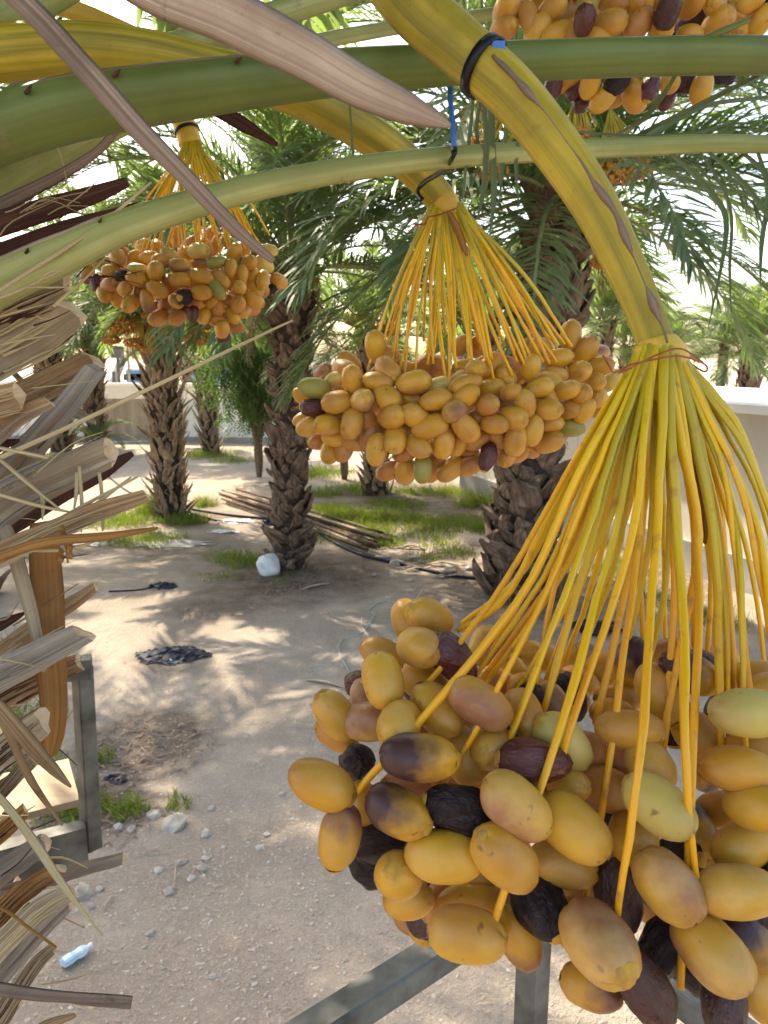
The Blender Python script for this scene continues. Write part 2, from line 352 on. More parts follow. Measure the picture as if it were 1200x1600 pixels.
nx = len(xs); fs = [(j*nx+i, j*nx+i+1, (j+1)*nx+i+1, (j+1)*nx+i) for j in range(len(ys)-1) for i in range(nx-1)]
me = bpy.data.meshes.new('ground'); me.from_pydata(vs, [], fs); me.update(); me.materials.append(M['soil'])
me.polygons.foreach_set('use_smooth', [True]*len(fs))
a_ = me.attributes.new('damp', 'FLOAT', 'POINT'); a_.data.foreach_set('value', dmp)
ground = bpy.data.objects.new('ground', me); col.objects.link(ground); tag(ground, kind='structure')
ground['label'] = 'dry sandy ground with damp dark patches under the palms'

# ------------------------------------------------------------------ walls and buildings behind
def wall_frame(p0, p1):
    d = Vector((p1.x-p0.x, p1.y-p0.y, 0)); L = d.length; d.normalize(); return d, L, Vector((-d.y, d.x, 0))
# metal sheet fence far left to centre
f0 = G(-260, 686); f1_ = G(690, 694)
d_, L_, n_ = wall_frame(f0, f1_)
if n_.y < 0: n_ = -n_
fence = empty('metal_fence', (f0+f1_)/2, 'long pale corrugated sheet metal fence behind the palm trunks', 'fence')
pw = 2.3; k = int(L_/pw); hgt = 1.42
for i in range(k):
    mb = MB(); nn = 24; vs = []
    z0 = 0.12+0.03*rnd.random(); z1 = hgt+0.04*(rnd.random()-0.5)
    for j in range(nn+1):
        u = i*pw+j*(pw-0.02)/nn; o_ = 0.022*(1 if j % 4 in (1, 2) else -1) + 0.01*math.sin(i*1.7)
        p = f0+d_*u+n_*o_; vs += [(p.x, p.y, z0), (p.x, p.y, z1)]
    for j in range(nn+1):
        u = i*pw+j*(pw-0.02)/nn; o_ = 0.022*(1 if j % 4 in (1, 2) else -1) + 0.01*math.sin(i*1.7) + 0.006
        p = f0+d_*u+n_*o_; vs += [(p.x, p.y, z0), (p.x, p.y, z1)]
    b2 = 2*(nn+1)
    fs = [(2*j, 2*j+2, 2*j+3, 2*j+1) for j in range(nn)] + [(b2+2*j, b2+2*j+1, b2+2*j+3, b2+2*j+2) for j in range(nn)] + [(2*j+1, 2*j+3, b2+2*j+3, b2+2*j+1) for j in range(nn)]
    mb.add(vs, fs); mb.build('panel', M['sheet_tan'] if i in (4, 9) else M['sheet'], fence, smooth=False)
for i in range(k+1):
    mb = MB(); p = f0+d_*(i*pw-0.01)+n_*0.09; mb.box((p.x, p.y, 0.70), 0.06, 0.06, 1.5); mb.build('post', M['steel_dark'], fence, smooth=False)
mb = MB(); p = (f0+f1_)/2+n_*0.02; ang = math.atan2(d_.y, d_.x); rot = Matrix.Rotation(ang, 3, 'Z')
mb.box((p.x, p.y, 0.05), L_, 0.18, 0.24, rot); mb.build('kerb', M['plinth'], fence, smooth=False)
# plastered wall behind the fence
q = (f0+f1_)/2+n_*2.2
mb = MB(); mb.box((q.x, q.y, 0.86), L_+6, 0.2, 1.78, rot); bw = mb.build('boundary_wall', M['concrete'], smooth=False)
mb = MB(); mb.box((q.x, q.y, 1.80), L_+6.1, 0.28, 0.10, rot); mb.build('coping', M['roofwhite'], bw, smooth=False)
tag(bw, 'cream plastered boundary wall rising behind the sheet metal fence', 'wall')
# outbuilding on the right: plastered wall, grey plinth, flat white roof
w0 = G(722, 768); w1 = G(1100, 902); dw, Lw, nw = wall_frame(w0, w1)
if nw.x < 0: nw = -nw
ob = empty('outbuilding', (w0+w1)/2, 'low cream outbuilding with flat white roof behind the big rough palm trunk', 'building')
angw = math.atan2(dw.y, dw.x); rw = Matrix.Rotation(angw, 3, 'Z'); LW = Lw+7
cw = w0+dw*(LW/2)
nb = 7
for i in range(nb):   # bays between shallow pilasters
    c_ = w0+dw*((i+0.5)*LW/nb)+nw*1.72
    mb = MB(); mb.box((c_.x, c_.y, 1.28), LW/nb-0.012, 3.4, 1.76, rw); mb.build('wall_bay', M['concrete'], ob, smooth=False)
c_ = cw+nw*1.70; mb = MB(); mb.box((c_.x, c_.y, 0.19), LW+0.06, 3.5, 0.46, rw); mb.build('plinth', M['plinth'], ob, smooth=False)
c_ = cw+nw*1.66; mb = MB(); mb.box((c_.x, c_.y, 2.20), LW+0.3, 3.8, 0.10, rw); mb.build('roof', M['roofwhite'], ob, smooth=False)
# far sheds, hoist and poles
def far_shed(px0, px1, py_top, dist, mat, label, name='shed'):
    a, b2 = P(px0, 600, dist), P(px1, 600, dist); top = P(px0, py_top, dist).z
    o = empty(name, ((a.x+b2.x)/2, dist, 0), label, 'building')
    mb = MB(); mb.box(((a.x+b2.x)/2, dist+2.5, top/2), b2.x-a.x, 5, top); mb.build('wall', mat, o, smooth=False)
    mb = MB(); mb.box(((a.x+b2.x)/2, dist+2.5, top+0.08), b2.x-a.x+0.4, 5.4, 0.16); mb.build('roof', M['roofwhite'], o, smooth=False)
    for i in range(3):
        x = a.x+(b2.x-a.x)*(i+0.5)/3; mb = MB(); mb.box((x, dist-0.01, top*0.68), 0.9, 0.05, 0.5); mb.build('window', M['steel_dark'], o, smooth=False)
    return o
far_shed(203, 232, 578, 62, M['bluewall'], 'small blue shed seen left of the thick palm trunk')
far_shed(292, 345, 566, 66, M['bluewall'], 'wide blue shed seen right of the thick palm trunk')
hoist = empty('conveyor', (P(185, 600, 55).x, 55, 0), 'sloping grey conveyor on a tall frame beyond the wall', 'conveyor')
a, b2 = P(172, 612, 55), P(192, 558, 55)
mb = MB(); mb.sweep([a, b2], [0.5, 0.5], [(-.5,-.4),(.5,-.4),(.5,.4),(-.5,.4)]); mb.build('ramp', M['plinth'], hoist, smooth=False)
for pt in (a.lerp(b2, 0.15), a.lerp(b2, 0.6), b2):
    mb = MB(); mb.box((pt.x, 55, pt.z/2), 0.16, 0.16, pt.z); mb.build('leg', M['steel_dark'], hoist, smooth=False)
mb = MB(); mb.box((b2.x, 55, b2.z+0.35), 0.7, 0.7, 0.8); mb.build('head_box', M['steel_dark'], hoist, smooth=False)
for px, pt_, dist in ((206, 500, 50), (352, 480, 58)):
    b0_ = P(px, 650, dist); tz = P(px, pt_, dist).z
    up = empty('utility_pole', (b0_.x, b0_.y, 0), 'thin grey utility pole %s' % ('beside the small blue shed' if px == 206 else 'behind the wide blue shed'), 'pole')
    mb = MB(); mb.sweep([Vector((b0_.x, b0_.y, -0.1)), Vector((b0_.x, b0_.y, tz))], [0.16, 0.11], circle(8)); mb.build('shaft', M['plinth'], up)
    mb = MB(); mb.box((b0_.x, b0_.y, tz-0.3), 1.2, 0.08, 0.08); mb.build('crossarm', M['steel_dark'], up, smooth=False)

# ------------------------------------------------------------------ palms
def frond_mesh(name, L, elev, droop, seed, leaf_len=0.50, npair=78, mats=None, hang=0.5, wid=0.032):
    r = random.Random(seed); mb = MB(); n = 14; pts = []; p = Vector((0, 0, 0))
    yaw = r.uniform(-0.25, 0.25)
    tang = []
    for i in range(n+1):
        s = i/n; a = elev - droop*s**1.4; hx = yaw*s
        t = Vector((math.cos(a)*math.cos(hx), math.cos(a)*math.sin(hx), math.sin(a))); tang.append(t)
        pts.append(p.copy()); p = p + t*(L/n)
    ws = [0.055*(1-0.86*(i/n))+0.004 for i in range(n+1)]
    mb.sweep(pts, ws, [(-.5,-.2),(0,-.42),(.5,-.2),(.25,.3),(-.25,.3)], side=lambda p_, t_: (t_.cross(Vector((0,0,1)))).normalized() if abs(t_.z) < 0.99 else Vector((0,1,0)), mi=0)
    for i in range(npair):
        s = 0.13+0.86*(i+0.5*r.random())/npair; x = s*n; k = min(int(x), n-1); fr = x-k
        q = pts[k].lerp(pts[k+1], fr); t = tang[k]
        sidev = Vector((-math.sin(yaw*s), math.cos(yaw*s), 0)); upv = sidev.cross(t)*-1
        if upv.z < 0: upv = -upv
        ll = leaf_len*(0.45+0.75*math.sin(math.pi*min(1, 0.12+0.85*s)))*r.uniform(0.85, 1.12)
        for sg in (-1, 1):
            ang = 0.95-0.55*s+r.uniform(-.16,.16)
            dr = (sidev*sg*math.sin(ang)+t*math.cos(ang)+upv*r.uniform(0.05,0.55)).normalized()
            g = Vector((0,0,-1))*hang*r.uniform(0.5,1.3)
            p1 = q+dr*ll*0.45; d2 = (dr+g*0.6).normalized(); p2 = p1+d2*ll*0.35; d3 = (dr+g*1.3).normalized(); p3 = p2+d3*ll*0.25
            wv = dr.cross(upv+Vector((r.uniform(-.4,.4), r.uniform(-.4,.4), r.uniform(-.3,.3)))).normalized()*wid*0.5
            mb.add([q-wv*0.5, q+wv*0.5, p1+wv, p1-wv, p2+wv*0.75, p2-wv*0.75, p3], [(0,1,2,3),(3,2,4,5),(5,4,6)], 1)
    return mb.mesh(name, mats or [M['rachis'], M['leaf']], smooth=False)
ELEVS = [(78,95),(62,100),(45,95),(25,85),(5,70),(-18,50)]
FR = []
for i, (e, dr) in enumerate(ELEVS):
    FR.append([frond_mesh('frond_%d_%d' % (i, s), 3.0, R_(e), R_(dr), 100+i*10+s) for s in range(3)])
FR_DEAD = [frond_mesh('frond_dead_%d' % s, 1.9, R_(-45), R_(50), 300+s, mats=[M['stub_brown'], M['leaf_dead']], npair=34, hang=0.9, wid=0.02) for s in range(2)]
def boot_mesh(seed, long_=1.0):
    r = random.Random(seed); mb = MB(); L = 0.17*long_
    pts = [Vector((0,0,-0.07)), Vector((0.025,0,0.02)), Vector((0.06,0,0.02+L*0.5)), Vector((0.075+r.uniform(0,.05),r.uniform(-.02,.02),0.02+L))]
    ws = [0.17, 0.155, 0.10, 0.055*r.uniform(0.6,1.5)]
    mb.sweep(pts, ws, [(-.5,0.0),(-.3,-.20),(0,-.28),(.3,-.20),(.5,0.0),(0,.05)], side=lambda p, t: Vector((0,1,0)))
    return mb.mesh('leaf_base', [M['boot']], smooth=False)
BOOTS = [boot_mesh(i, 0.8+0.25*i) for i in range(4)]
def boot_long(seed):
    r = random.Random(seed); mb = MB(); L = r.uniform(.22,.36); out = r.uniform(.04,.13)
    pts = [Vector((-.01,0,-0.05)), Vector((0.03,0,0.04)), Vector((0.04+out*.4,r.uniform(-.02,.02),L*.6)), Vector((0.05+out,r.uniform(-.06,.06),L))]
    mb.sweep(pts, [.11,.10,.06,.022], [(-.5,0.0),(0,-.34),(.5,0.0),(0,.06)], side=lambda p, t: Vector((0,1,0))); return mb.mesh('leaf_base', [M['boot_gold']], smooth=False)
def boot_blunt(seed):
    r = random.Random(seed); mb = MB(); L = r.uniform(.08,.15); tw = r.uniform(-.5,.5); out = r.uniform(.02,.09)
    pts = [Vector((-.02,0,-0.06)), Vector((0.03,0,0.0)), Vector((0.035+out*.6,0,L*.6)), Vector((0.03+out,r.uniform(-.03,.03),L))]
    mb.sweep(pts, [.15,.17,.15*r.uniform(.6,1),.10*r.uniform(.4,1.2)], [(-.5,0.05),(-.25,-.22),(.1,-.3),(.4,-.15),(.5,0.08),(0,.02)], side=lambda p, t: (Vector((0,1,0))+Vector((0,0,1))*tw*max(0,p.z)*4).normalized(), rag=(r.uniform(-.5,.5), .3, .8)); return mb.mesh('leaf_base', [M['boot_dark']], smooth=False)
BLONG = [boot_long(i+50) for i in range(6)]; BBLUNT = [boot_blunt(i+80) for i in range(7)]
def palm(name, base, r0, r1, height, top_off, nfr, label, group=None, boots=200, far=False, fscale=1.0, skirt=0, rows=None, seed=1, boot_scale=1.0, kmax=5, bset=None):
    bset = bset or BOOTS
    r = random.Random(seed); e = empty(name, base, label, 'palm', group)
    nseg = 24; pts = []; ws = []
    for i in range(nseg+1):
        s = i/nseg; pts.append(Vector((top_off[0]*s**1.3, top_off[1]*s**1.3, -0.12+(height+0.12)*s)))
        flare = 1+0.28*max(0, 1-s*6)
        ws.append(2*(r0+(r1-r0)*s)*flare*(1+0.05*math.sin(i*2.3+seed)))
    mb = MB(); mb.sweep(pts, ws, circle(16)); tr = mb.build('trunk', M['trunk']); tr.parent = e
    def axis(z):
        s = max(0, min(1, z/height)); return Vector((top_off[0]*s**1.3, top_off[1]*s**1.3, z)), (r0+(r1-r0)*s)*(1+0.28*max(0, 1-s*6))
    joined = MB() if far else None
    for i in range(boots):
        z = 0.04+(height-0.05)*(i/boots); az = i*2.39996+r.uniform(-.45,.45); z += r.uniform(-.04,.04); c_, rad = axis(z)
        Mx = Matrix.Translation(c_+Vector((math.cos(az), math.sin(az), 0))*(rad*0.93)) @ Matrix.Rotation(az, 4, 'Z') @ Matrix.Rotation(r.uniform(-0.15, 0.4), 4, 'Y') @ Matrix.Rotation(r.gauss(0,0.3), 4, 'X') @ Matrix.Scale(boot_scale*(r.uniform(0.6,1.3) if r.random() < .85 else r.uniform(1.3,1.8)), 4)
        me_ = bset[r.randrange(len(bset))]
        if far:
            vv = [Mx @ v.co for v in me_.vertices]; joined.add(vv, [tuple(p.vertices) for p in me_.polygons])
        else:
            o = bpy.data.objects.new('leaf_base', me_); col.objects.link(o); o.parent = tr; o.matrix_basis = Mx
    if far:
        o = joined.build('leaf_bases', M['boot'], smooth=False); o.parent = tr; o['kind'] = 'stuff'
    fbm = MB()
    for i in range(0 if far else 170):
        z = r.uniform(.15, height); az = r.random()*6.283; c_, rad = axis(z); o_ = Vector((math.cos(az), math.sin(az), 0)); tg = Vector((-o_.y, o_.x, 0))
        p0 = c_+o_*(rad+.03); L = r.uniform(.12,.38); p1 = p0+o_*r.uniform(.03,.10)+tg*r.uniform(-.08,.08)+Vector((0,0,L*r.uniform(-.5,.5))); p2 = p1+tg*r.uniform(-.10,.10)+o_*r.uniform(-.02,.05)+Vector((0,0,-L*r.uniform(.1,.6)))
        w_ = r.uniform(.006,.022); fbm.sweep([p0, p1, p2], [w_, w_*.9, w_*.2], [(-.5,0),(0,-.12),(.5,0)], side=lambda p, t: (t.cross(o_)).normalized() if t.cross(o_).length > .05 else tg)
    if not far: o = fbm.build('fibre', M['boot'], smooth=False); o.parent = tr; o['kind'] = 'stuff'
    top, rad = axis(height)
    for i in range(nfr):
        lv = i/nfr; k = min(kmax, int(lv*(kmax+1))); az = i*2.39996+r.uniform(-.2,.2)
        me_ = FR[k][r.randrange(3)]; o = bpy.data.objects.new('frond', me_); col.objects.link(o); o.parent = e
        o.matrix_basis = Matrix.Translation(top+Vector((math.cos(az)*rad*0.6, math.sin(az)*rad*0.6, 0.25-0.45*lv))) @ Matrix.Rotation(az, 4, 'Z') @ Matrix.Scale(fscale*r.uniform(0.85,1.12), 4)
    for i in range(skirt):
        az = i*2.39996*1.3+r.random(); o = bpy.data.objects.new('dead_frond', FR_DEAD[i % 2]); col.objects.link(o); o.parent = e
        o.matrix_basis = Matrix.Translation(top+Vector((math.cos(az)*rad*0.8, math.sin(az)*rad*0.8, -0.25-0.2*r.random()))) @ Matrix.Rotation(az, 4, 'Z') @ Matrix.Scale(0.5*r.uniform(0.7,1.1), 4)
    return e, top+Vector(base), rad
def gz(p): return Vector((p.x, p.y, gh(p.x, p.y)))
crowns = {}
def hz(px, py, base): # height above ground of a pixel at the base's distance
    return P(px, py, depth_of(base)).z
bp = base_pt
e, crowns['a'], _ = palm('date_palm', gz(bp['a']), 0.17, 0.235, hz(460,425,bp['a'])+0.1, (0.12,0.1), 42, 'slender date palm with white sack leaning at its foot', boots=270, skirt=7, seed=3, fscale=0.95, kmax=4, bset=BBLUNT, boot_scale=.95)
e, crowns['b'], _ = palm('date_palm', gz(bp['b']), 0.215, 0.245, hz(268,505,bp['b']), (-0.05,0), 42, 'thick shaggy date palm with orange bunches and grass at its foot', boots=295, skirt=2, seed=5, boot_scale=0.95, fscale=0.95, kmax=3, bset=BLONG)
e, crowns['c'], _ = palm('date_palm', gz(bp['c']), 0.33, 0.29, hz(855,300,bp['c']), (0.35,0.2), 44, 'stout leaning date palm with rough trunk beside the cream outbuilding', boots=290, skirt=6, seed=8, boot_scale=1.35, fscale=1.15, bset=BBLUNT)
PALM_C = e
e, crowns['d'], _ = palm('date_palm', gz(bp['d']), 0.22, 0.24, hz(330,545,bp['d']), (-0.1,0), 34, 'distant palm growing on a grassy mound by the sheet fence', boots=200, far=True, seed=11, fscale=0.9, kmax=3, bset=BLONG)
e, crowns['e'], _ = palm('date_palm', gz(bp['e']), 0.24, 0.27, hz(158,530,bp['e']), (0.1,0), 36, 'distant palm with a green sucker sprouting from its trunk', boots=220, far=True, seed=13, fscale=0.9, kmax=3, bset=BLONG)
e, crowns['f'], _ = palm('date_palm', gz(bp['f']), 0.24, 0.26, hz(95,548,bp['f']), (0,0), 34, 'distant palm standing just behind the sucker palm', boots=200, far=True, seed=17, fscale=0.9, kmax=3, bset=BLONG)
e, crowns['g'], _ = palm('date_palm', gz(bp['g']), 0.19, 0.22, hz(588,520,bp['g']), (-0.1,0.1), 34, 'short palm among green weeds beyond the heap of rods', boots=160, far=True, seed=19, fscale=0.8)
extra = [ # further palms: base x, y, crown height, label
 (-4.9, 8.7, 5.6, 'palm standing left of the thick shaggy palm'), (-12.5, 21, 4.0, 'palm left of the distant row near the fence'),
 (3.2, 24.5, 4.2, 'palm close to the fence behind the short palm'), (7.5, 27, 4.0, 'palm rising behind the outbuilding roof'),
 (11.2, 24, 3.0, 'low palm with sunlit crown right of the outbuilding roof'), (10.5, 34, 3.2, 'far palm beyond the outbuilding'), (19.5, 31, 3.4, 'far palm right of the low sunlit palm'),
 (9.6, 13.5, 5.2, 'tall palm growing close behind the outbuilding wall'),
 (-9.0, 13.5, 5.2, 'tall palm left of the thick shaggy palm, behind the near leaf bases')] + [(-26+6.2*i+(i*37 % 5)*.6, 40+(i*53 % 17), 3.6+(i*29 % 7)*.25, 'far palm in the row along the horizon') for i in range(12)]
for i, (x, y, h, lab) in enumerate(extra):
    palm('date_palm', Vector((x, y, gh(x, y))), 0.25, 0.28, h, (0.1,0.1), 34, lab, boots=180, far=True, seed=40+i, fscale=1.0, kmax=4, group='far palms along the horizon' if i > 8 else None)
fm = [frond_mesh('frond_feather_%d' % i, 3.3, R_(e_), R_(dr2), 500+i, leaf_len=.62, npair=74, hang=.75, wid=.04) for i, (e_, dr2) in enumerate([(22,75),(10,80)])]
for i, (az, k, z) in enumerate([(R_(205),0,-.1),(R_(228),1,-.2),(R_(-60),1,-.2),(R_(-38),0,-.15),(R_(188),1,-.25)]):
    o = bpy.data.objects.new('frond', fm[k]); col.objects.link(o); o.parent = PALM_C
    o.matrix_basis = Matrix.Translation(crowns['c']-Vector(PALM_C.location)+Vector((0,0,z))) @ Matrix.Rotation(az, 4, 'Z')
# sucker on palm e, as its own little plant
sk = empty('palm_sucker', gz(G(160, 702)), 'small green palm sucker growing at the foot of a distant trunk', 'plant')
for i in range(9):
    o = bpy.data.objects.new('frond', FR[1+i % 3][i % 3]); col.objects.link(o); o.parent = sk
    o.matrix_basis = Matrix.Translation((0.05*math.cos(i*2.4), -0.35+0.05*math.sin(i*2.4), 0.3)) @ Matrix.Rotation(i*2.4, 4, 'Z') @ Matrix.Scale(0.42, 4)

# far orange bunches
def far_bunch(px, py, key, wpx, label, dd=0.0, group='orange bunches hanging under the far palm crowns'):
    d = depth_of(crowns[key])-dd; c_ = P(px, py, d); R = wpx*d/FPX/2; r = random.Random(int(px*7+py))
    top = crowns[key].copy(); att = c_+Vector((0,0,R*2.6)); att = att.lerp(Vector((top.x, top.y, att.z)), 0.25)
    e = empty('date_bunch', c_, label, 'date bunch', group)
    mb = MB(); path, wsx = catmull([top+Vector((0,0,0.05)), (top+att)/2+Vector((0,0,0.25)), att], [0.06,0.05,0.035], 5); mb.sweep(path, wsx, circle(6)); mb.build('stalk', M['farstrand'], e)
    mb = MB()
    for i in range(44):
        a = r.random()*6.283; q = c_+Vector((math.cos(a)*R*r.uniform(.2,.9), math.sin(a)*R*r.uniform(.2,.9), R*r.uniform(.1,.45)))
        mb.sweep([att, att.lerp(q, .55)+Vector((math.cos(a),math.sin(a),0))*R*0.12, q], [0.014,0.012,0.010], circle(4))
    mb.build('strands', M['farstrand'], e, kind='stuff')
    mb = MB()
    for i in range(260):
        v = Vector((r.gauss(0,1), r.gauss(0,1), r.gauss(0,1))).normalized(); q = c_+Vector((v.x*R, v.y*R, v.z*R*0.42))*r.uniform(.75,1.0)
        ax = Vector((r.gauss(0,1), r.gauss(0,1), r.gauss(0,1))).normalized(); sw = R*0.125
        mb.sweep([q-ax*sw, q-ax*sw*.55, q+ax*sw*.55, q+ax*sw], [sw*.35, sw*1.15, sw*1.15, sw*.35], circle(5))
    mb.build('dates', M['fardate'], e, kind='stuff')
for (px, py, wd) in [(194,510,52),(211,536,36),(234,545,32),(173,531,32),(266,522,38),(312,529,46),(316,507,40),(236,490,36)]:
    far_bunch(px, py, 'b', wd, 'small orange date bunch under the crown of the thick shaggy palm', 0.6)
for (px, py, wd, dd, lab) in [(738,180,46,1.2,'highest small orange date bunch beside the blue strap'),(750,232,62,1.4,'orange date bunch just below the highest one near the blue strap'),(768,268,52,1.3,'orange date bunch low beside the stout leaning trunk, under two others'),(975,266,84,1.5,'largest orange date bunch of the stout leaning palm, away from its trunk'),(942,410,42,0.5,'small orange date bunch hanging lowest on the stout leaning palm'),(905,215,60,1.4,'orange date bunch tucked behind the thick yellow stalk')]:
    far_bunch(px, py, 'c', wd, lab, dd)
for (px, py, wd) in [(62,545,30),(85,532,28),(124,506,34),(108,520,28)]:
    far_bunch(px, py, 'f', wd, 'tiny orange date bunch on the palm behind the sucker palm', 0.5)
for (px, py, wd) in [(310,562,24),(318,548,22)]:
    far_bunch(px, py, 'd', wd, 'tiny orange date bunch on the palm by the mound', 0.4)
far_bunch(480, 440, 'a', 40, 'orange date bunch beside the crown of the slender palm', 0.0)
for (px, py, wd) in [(560,500,46),(600,515,40)]:
    far_bunch(px, py, 'g', wd, 'pale orange date bunch on the short palm among the weeds', 0.2)

# ------------------------------------------------------------------ shrubs
def shrub(base, h, spread, label, name, nst, nleaf, seed, weep=0.8):
    r = random.Random(seed); e = empty(name, base, label, 'tree'); tr = MB(); lf = MB(); b0 = Vector(base)
    for i in range(nst):
        a = r.random()*6.283; tip = Vector((math.cos(a)*spread*r.uniform(.3,1), math.sin(a)*spread*r.uniform(.3,1), h*r.uniform(.42 if weep > .5 else .55,1)))
        pth, wsx = catmull([b0+Vector((0,0,-.1)), b0+Vector((.06*math.sin(i), .06*math.cos(i), h*.18)), b0+Vector((tip.x*.25, tip.y*.25, h*.38)), b0+Vector((tip.x*.7, tip.y*.7, max(tip.z*.95, h*.7 if weep > .5 else 0))), b0+tip], [0.12,0.09,0.055,0.035,0.012], 5)
        tr.sweep(pth, wsx, circle(6))
        for k in range(nleaf):
            s = r.uniform(.4,1)**.7; q = pth[int(s*(len(pth)-1))]+Vector((r.gauss(0,1), r.gauss(0,1), r.gauss(0,.7)))*0.22*spread
            dr = Vector((r.gauss(0,.5), r.gauss(0,.5), -weep*r.uniform(.2,1.4))).normalized(); ll = r.uniform(.18,.42); sidev = dr.cross(Vector((r.gauss(0,1), r.gauss(0,1), r.gauss(0,1)))).normalized()
            for j in range(7):
                c_ = q+dr*ll*(j/7); w_ = (sidev*(1 if j % 2 else -1)+dr*.8).normalized()*0.10; u_ = dr.cross(w_).normalized()*0.012+dr*0.014
                lf.add([c_, c_+w_*.5+u_, c_+w_, c_+w_*.5-u_], [(0,1,2,3)])
    tr.build('trunk', M['bark'], e); lf.build('crown', M['shrub_leaf'], e, smooth=False)
shrub(gz(G(405, 745)), 4.2, 1.55, 'bushy green weeping tree beside the slender palm', 'weeping_tree', 18, 300, 21, 1.3)
sb = gz(G(538, 748)); shrub(sb, 2.2, 1.0, 'small crooked tree with sparse leaves beyond the slender palm', 'crooked_tree', 6, 26, 22, .4)

# ------------------------------------------------------------------ grass and weeds
def grass_patch(mb, c_, rad, n, h, r):
    for i in range(n):
        a = r.random()*6.283; q = rad*1.25*r.random()**.75; x, y = c_.x+q*math.cos(a), c_.y+q*math.sin(a); z = gh(x, y)-0.01
        hh = h*r.uniform(.25,.95); ln = Vector((r.gauss(0,.5), r.gauss(0,.5), 1)).normalized(); sd = ln.cross(Vector((r.gauss(0,1), r.gauss(0,1), 0))).normalized()*r.uniform(.0025,.006)
        p0 = Vector((x, y, z)); p1 = p0+ln*hh*.55; p2 = p1+(ln+Vector((r.gauss(0,.35), r.gauss(0,.35), -.15))).normalized()*hh*.45
        mb.add([p0-sd, p0+sd, p1+sd*.8, p1-sd*.8, p2], [(0,1,2,3),(3,2,4)])
mb = MB(); r = random.Random(5)
for (px, py, rad, n, h) in [(243,800,.28,420,.55),(290,815,.35,500,.22),(190,815,.55,700,.22),(230,845,.5,500,.18),(320,790,.2,150,.3),
    (320,712,.8,700,.25),(365,722,.5,250,.22),(380,875,.35,220,.16),(350,900,.25,100,.12),(545,812,.55,900,.26),(510,800,.4,500,.22),(575,830,.35,420,.2),(620,790,.5,420,.2),(640,812,.4,350,.2),(600,850,.3,260,.18),
    (700,770,.5,420,.25),(745,790,.35,300,.4),(500,740,.7,500,.3),(500,772,.4,260,.2),(690,850,.3,160,.16),(665,870,.25,120,.14),(715,865,.25,140,.16),(760,830,.25,200,.35),
    (150,1190,.10,110,.14),(130,1265,.14,260,.16),(205,1265,.09,130,.16),(275,1255,.08,60,.12),(85,1250,.2,200,.14),(30,1210,.25,260,.18),(25,1130,.3,260,.2),(60,1000,.3,160,.2),
    (950,890,.5,420,.3),(930,850,.4,300,.3),(1010,930,.5,260,.22),(1100,970,.4,260,.25),(90,690,.8,500,.3),(60,720,.7,450,.3),(130,740,.6,420,.25),(70,770,.5,300,.2),(150,668,.5,200,.4),(105,650,.5,250,.5),(440,905,.2,50,.1),(640,770,.4,260,.2),(560,765,.6,420,.25),(660,830,.5,380,.22),(530,840,.4,260,.18),(600,810,.5,400,.22),(720,820,.5,360,.25),(400,880,.3,180,.15),(360,870,.3,160,.15)]:
    grass_patch(mb, G(px, py), rad, int(n*(1.9 if 690 < py < 880 else 1.2)), h*1.15, r)
g = mb.build('grass', M['grass'], smooth=False); tag(g, 'green weeds and grass tufts growing in patches on the soil', 'grass', kind='stuff')
# straw litter and gravel
mb = MB(); r = random.Random(6)
for i in range(2600):
    py = 700+900*r.random()**0.8; px = r.uniform(-80, 1280); c_ = G(px, py)
    if c_.y > 20: continue
    a = r.random()*6.283; ln = r.uniform(.015,.06)*(1 if r.random() < .93 else 2.2); w_ = r.uniform(.0008,.0022)
    d = Vector((math.cos(a), math.sin(a), r.uniform(-.05,.12))); sd = Vector((-d.y, d.x, 0))*w_; p0 = Vector((c_.x, c_.y, gh(c_.x, c_.y)+.006)); p1 = p0+d*ln*.5+Vector((r.gauss(0,.004), r.gauss(0,.004), .003)); p2 = p0+d*ln
    mb.add([p0-sd, p0+sd, p1+sd, p1-sd, p2+sd*.5, p2-sd*.5], [(0,1,2,3),(3,2,4,5)])
g = mb.build('straw_litter', M['dryleaf_pale'], smooth=False); tag(g, 'scattered bits of dry straw littering the sandy ground', 'straw', kind='stuff')
mb = MB(); r = random.Random(16)
for (px, py, rad, n) in [(470,905,.75,700),(440,925,.6,300),(268,812,.8,400),(690,800,1.3,600),(330,950,.5,160),(230,1165,.5,330),(150,1270,.4,260),(1000,910,1.1,450),(660,870,.8,350),(560,800,1.0,350),(820,930,1.0,450)]:
    c0 = G(px, py)
    for i in range(n):
        a = r.random()*6.283; q = rad*r.random()**.6; x, y = c0.x+q*math.cos(a), c0.y+q*math.sin(a); a = r.random()*6.283; ln = r.uniform(.02,.09); d = Vector((math.cos(a), math.sin(a), r.uniform(-.1,.35))); sd = Vector((-d.y, d.x, r.uniform(-.3,.3)))*r.uniform(.002,.009); p0 = Vector((x, y, gh(x, y)+.005)); p1 = p0+d*ln*.5+Vector((0,0,.006)); p2 = p0+d*ln
        mb.add([p0-sd*.4, p0+sd*.4, p1+sd, p1-sd, p2+sd*.3, p2-sd*.3], [(0,1,2,3),(3,2,4,5)])
g = mb.build('leaf_litter', M['boot'], smooth=False); tag(g, 'dark brown leaf and fibre litter around the palm feet', 'leaf litter', kind='stuff')
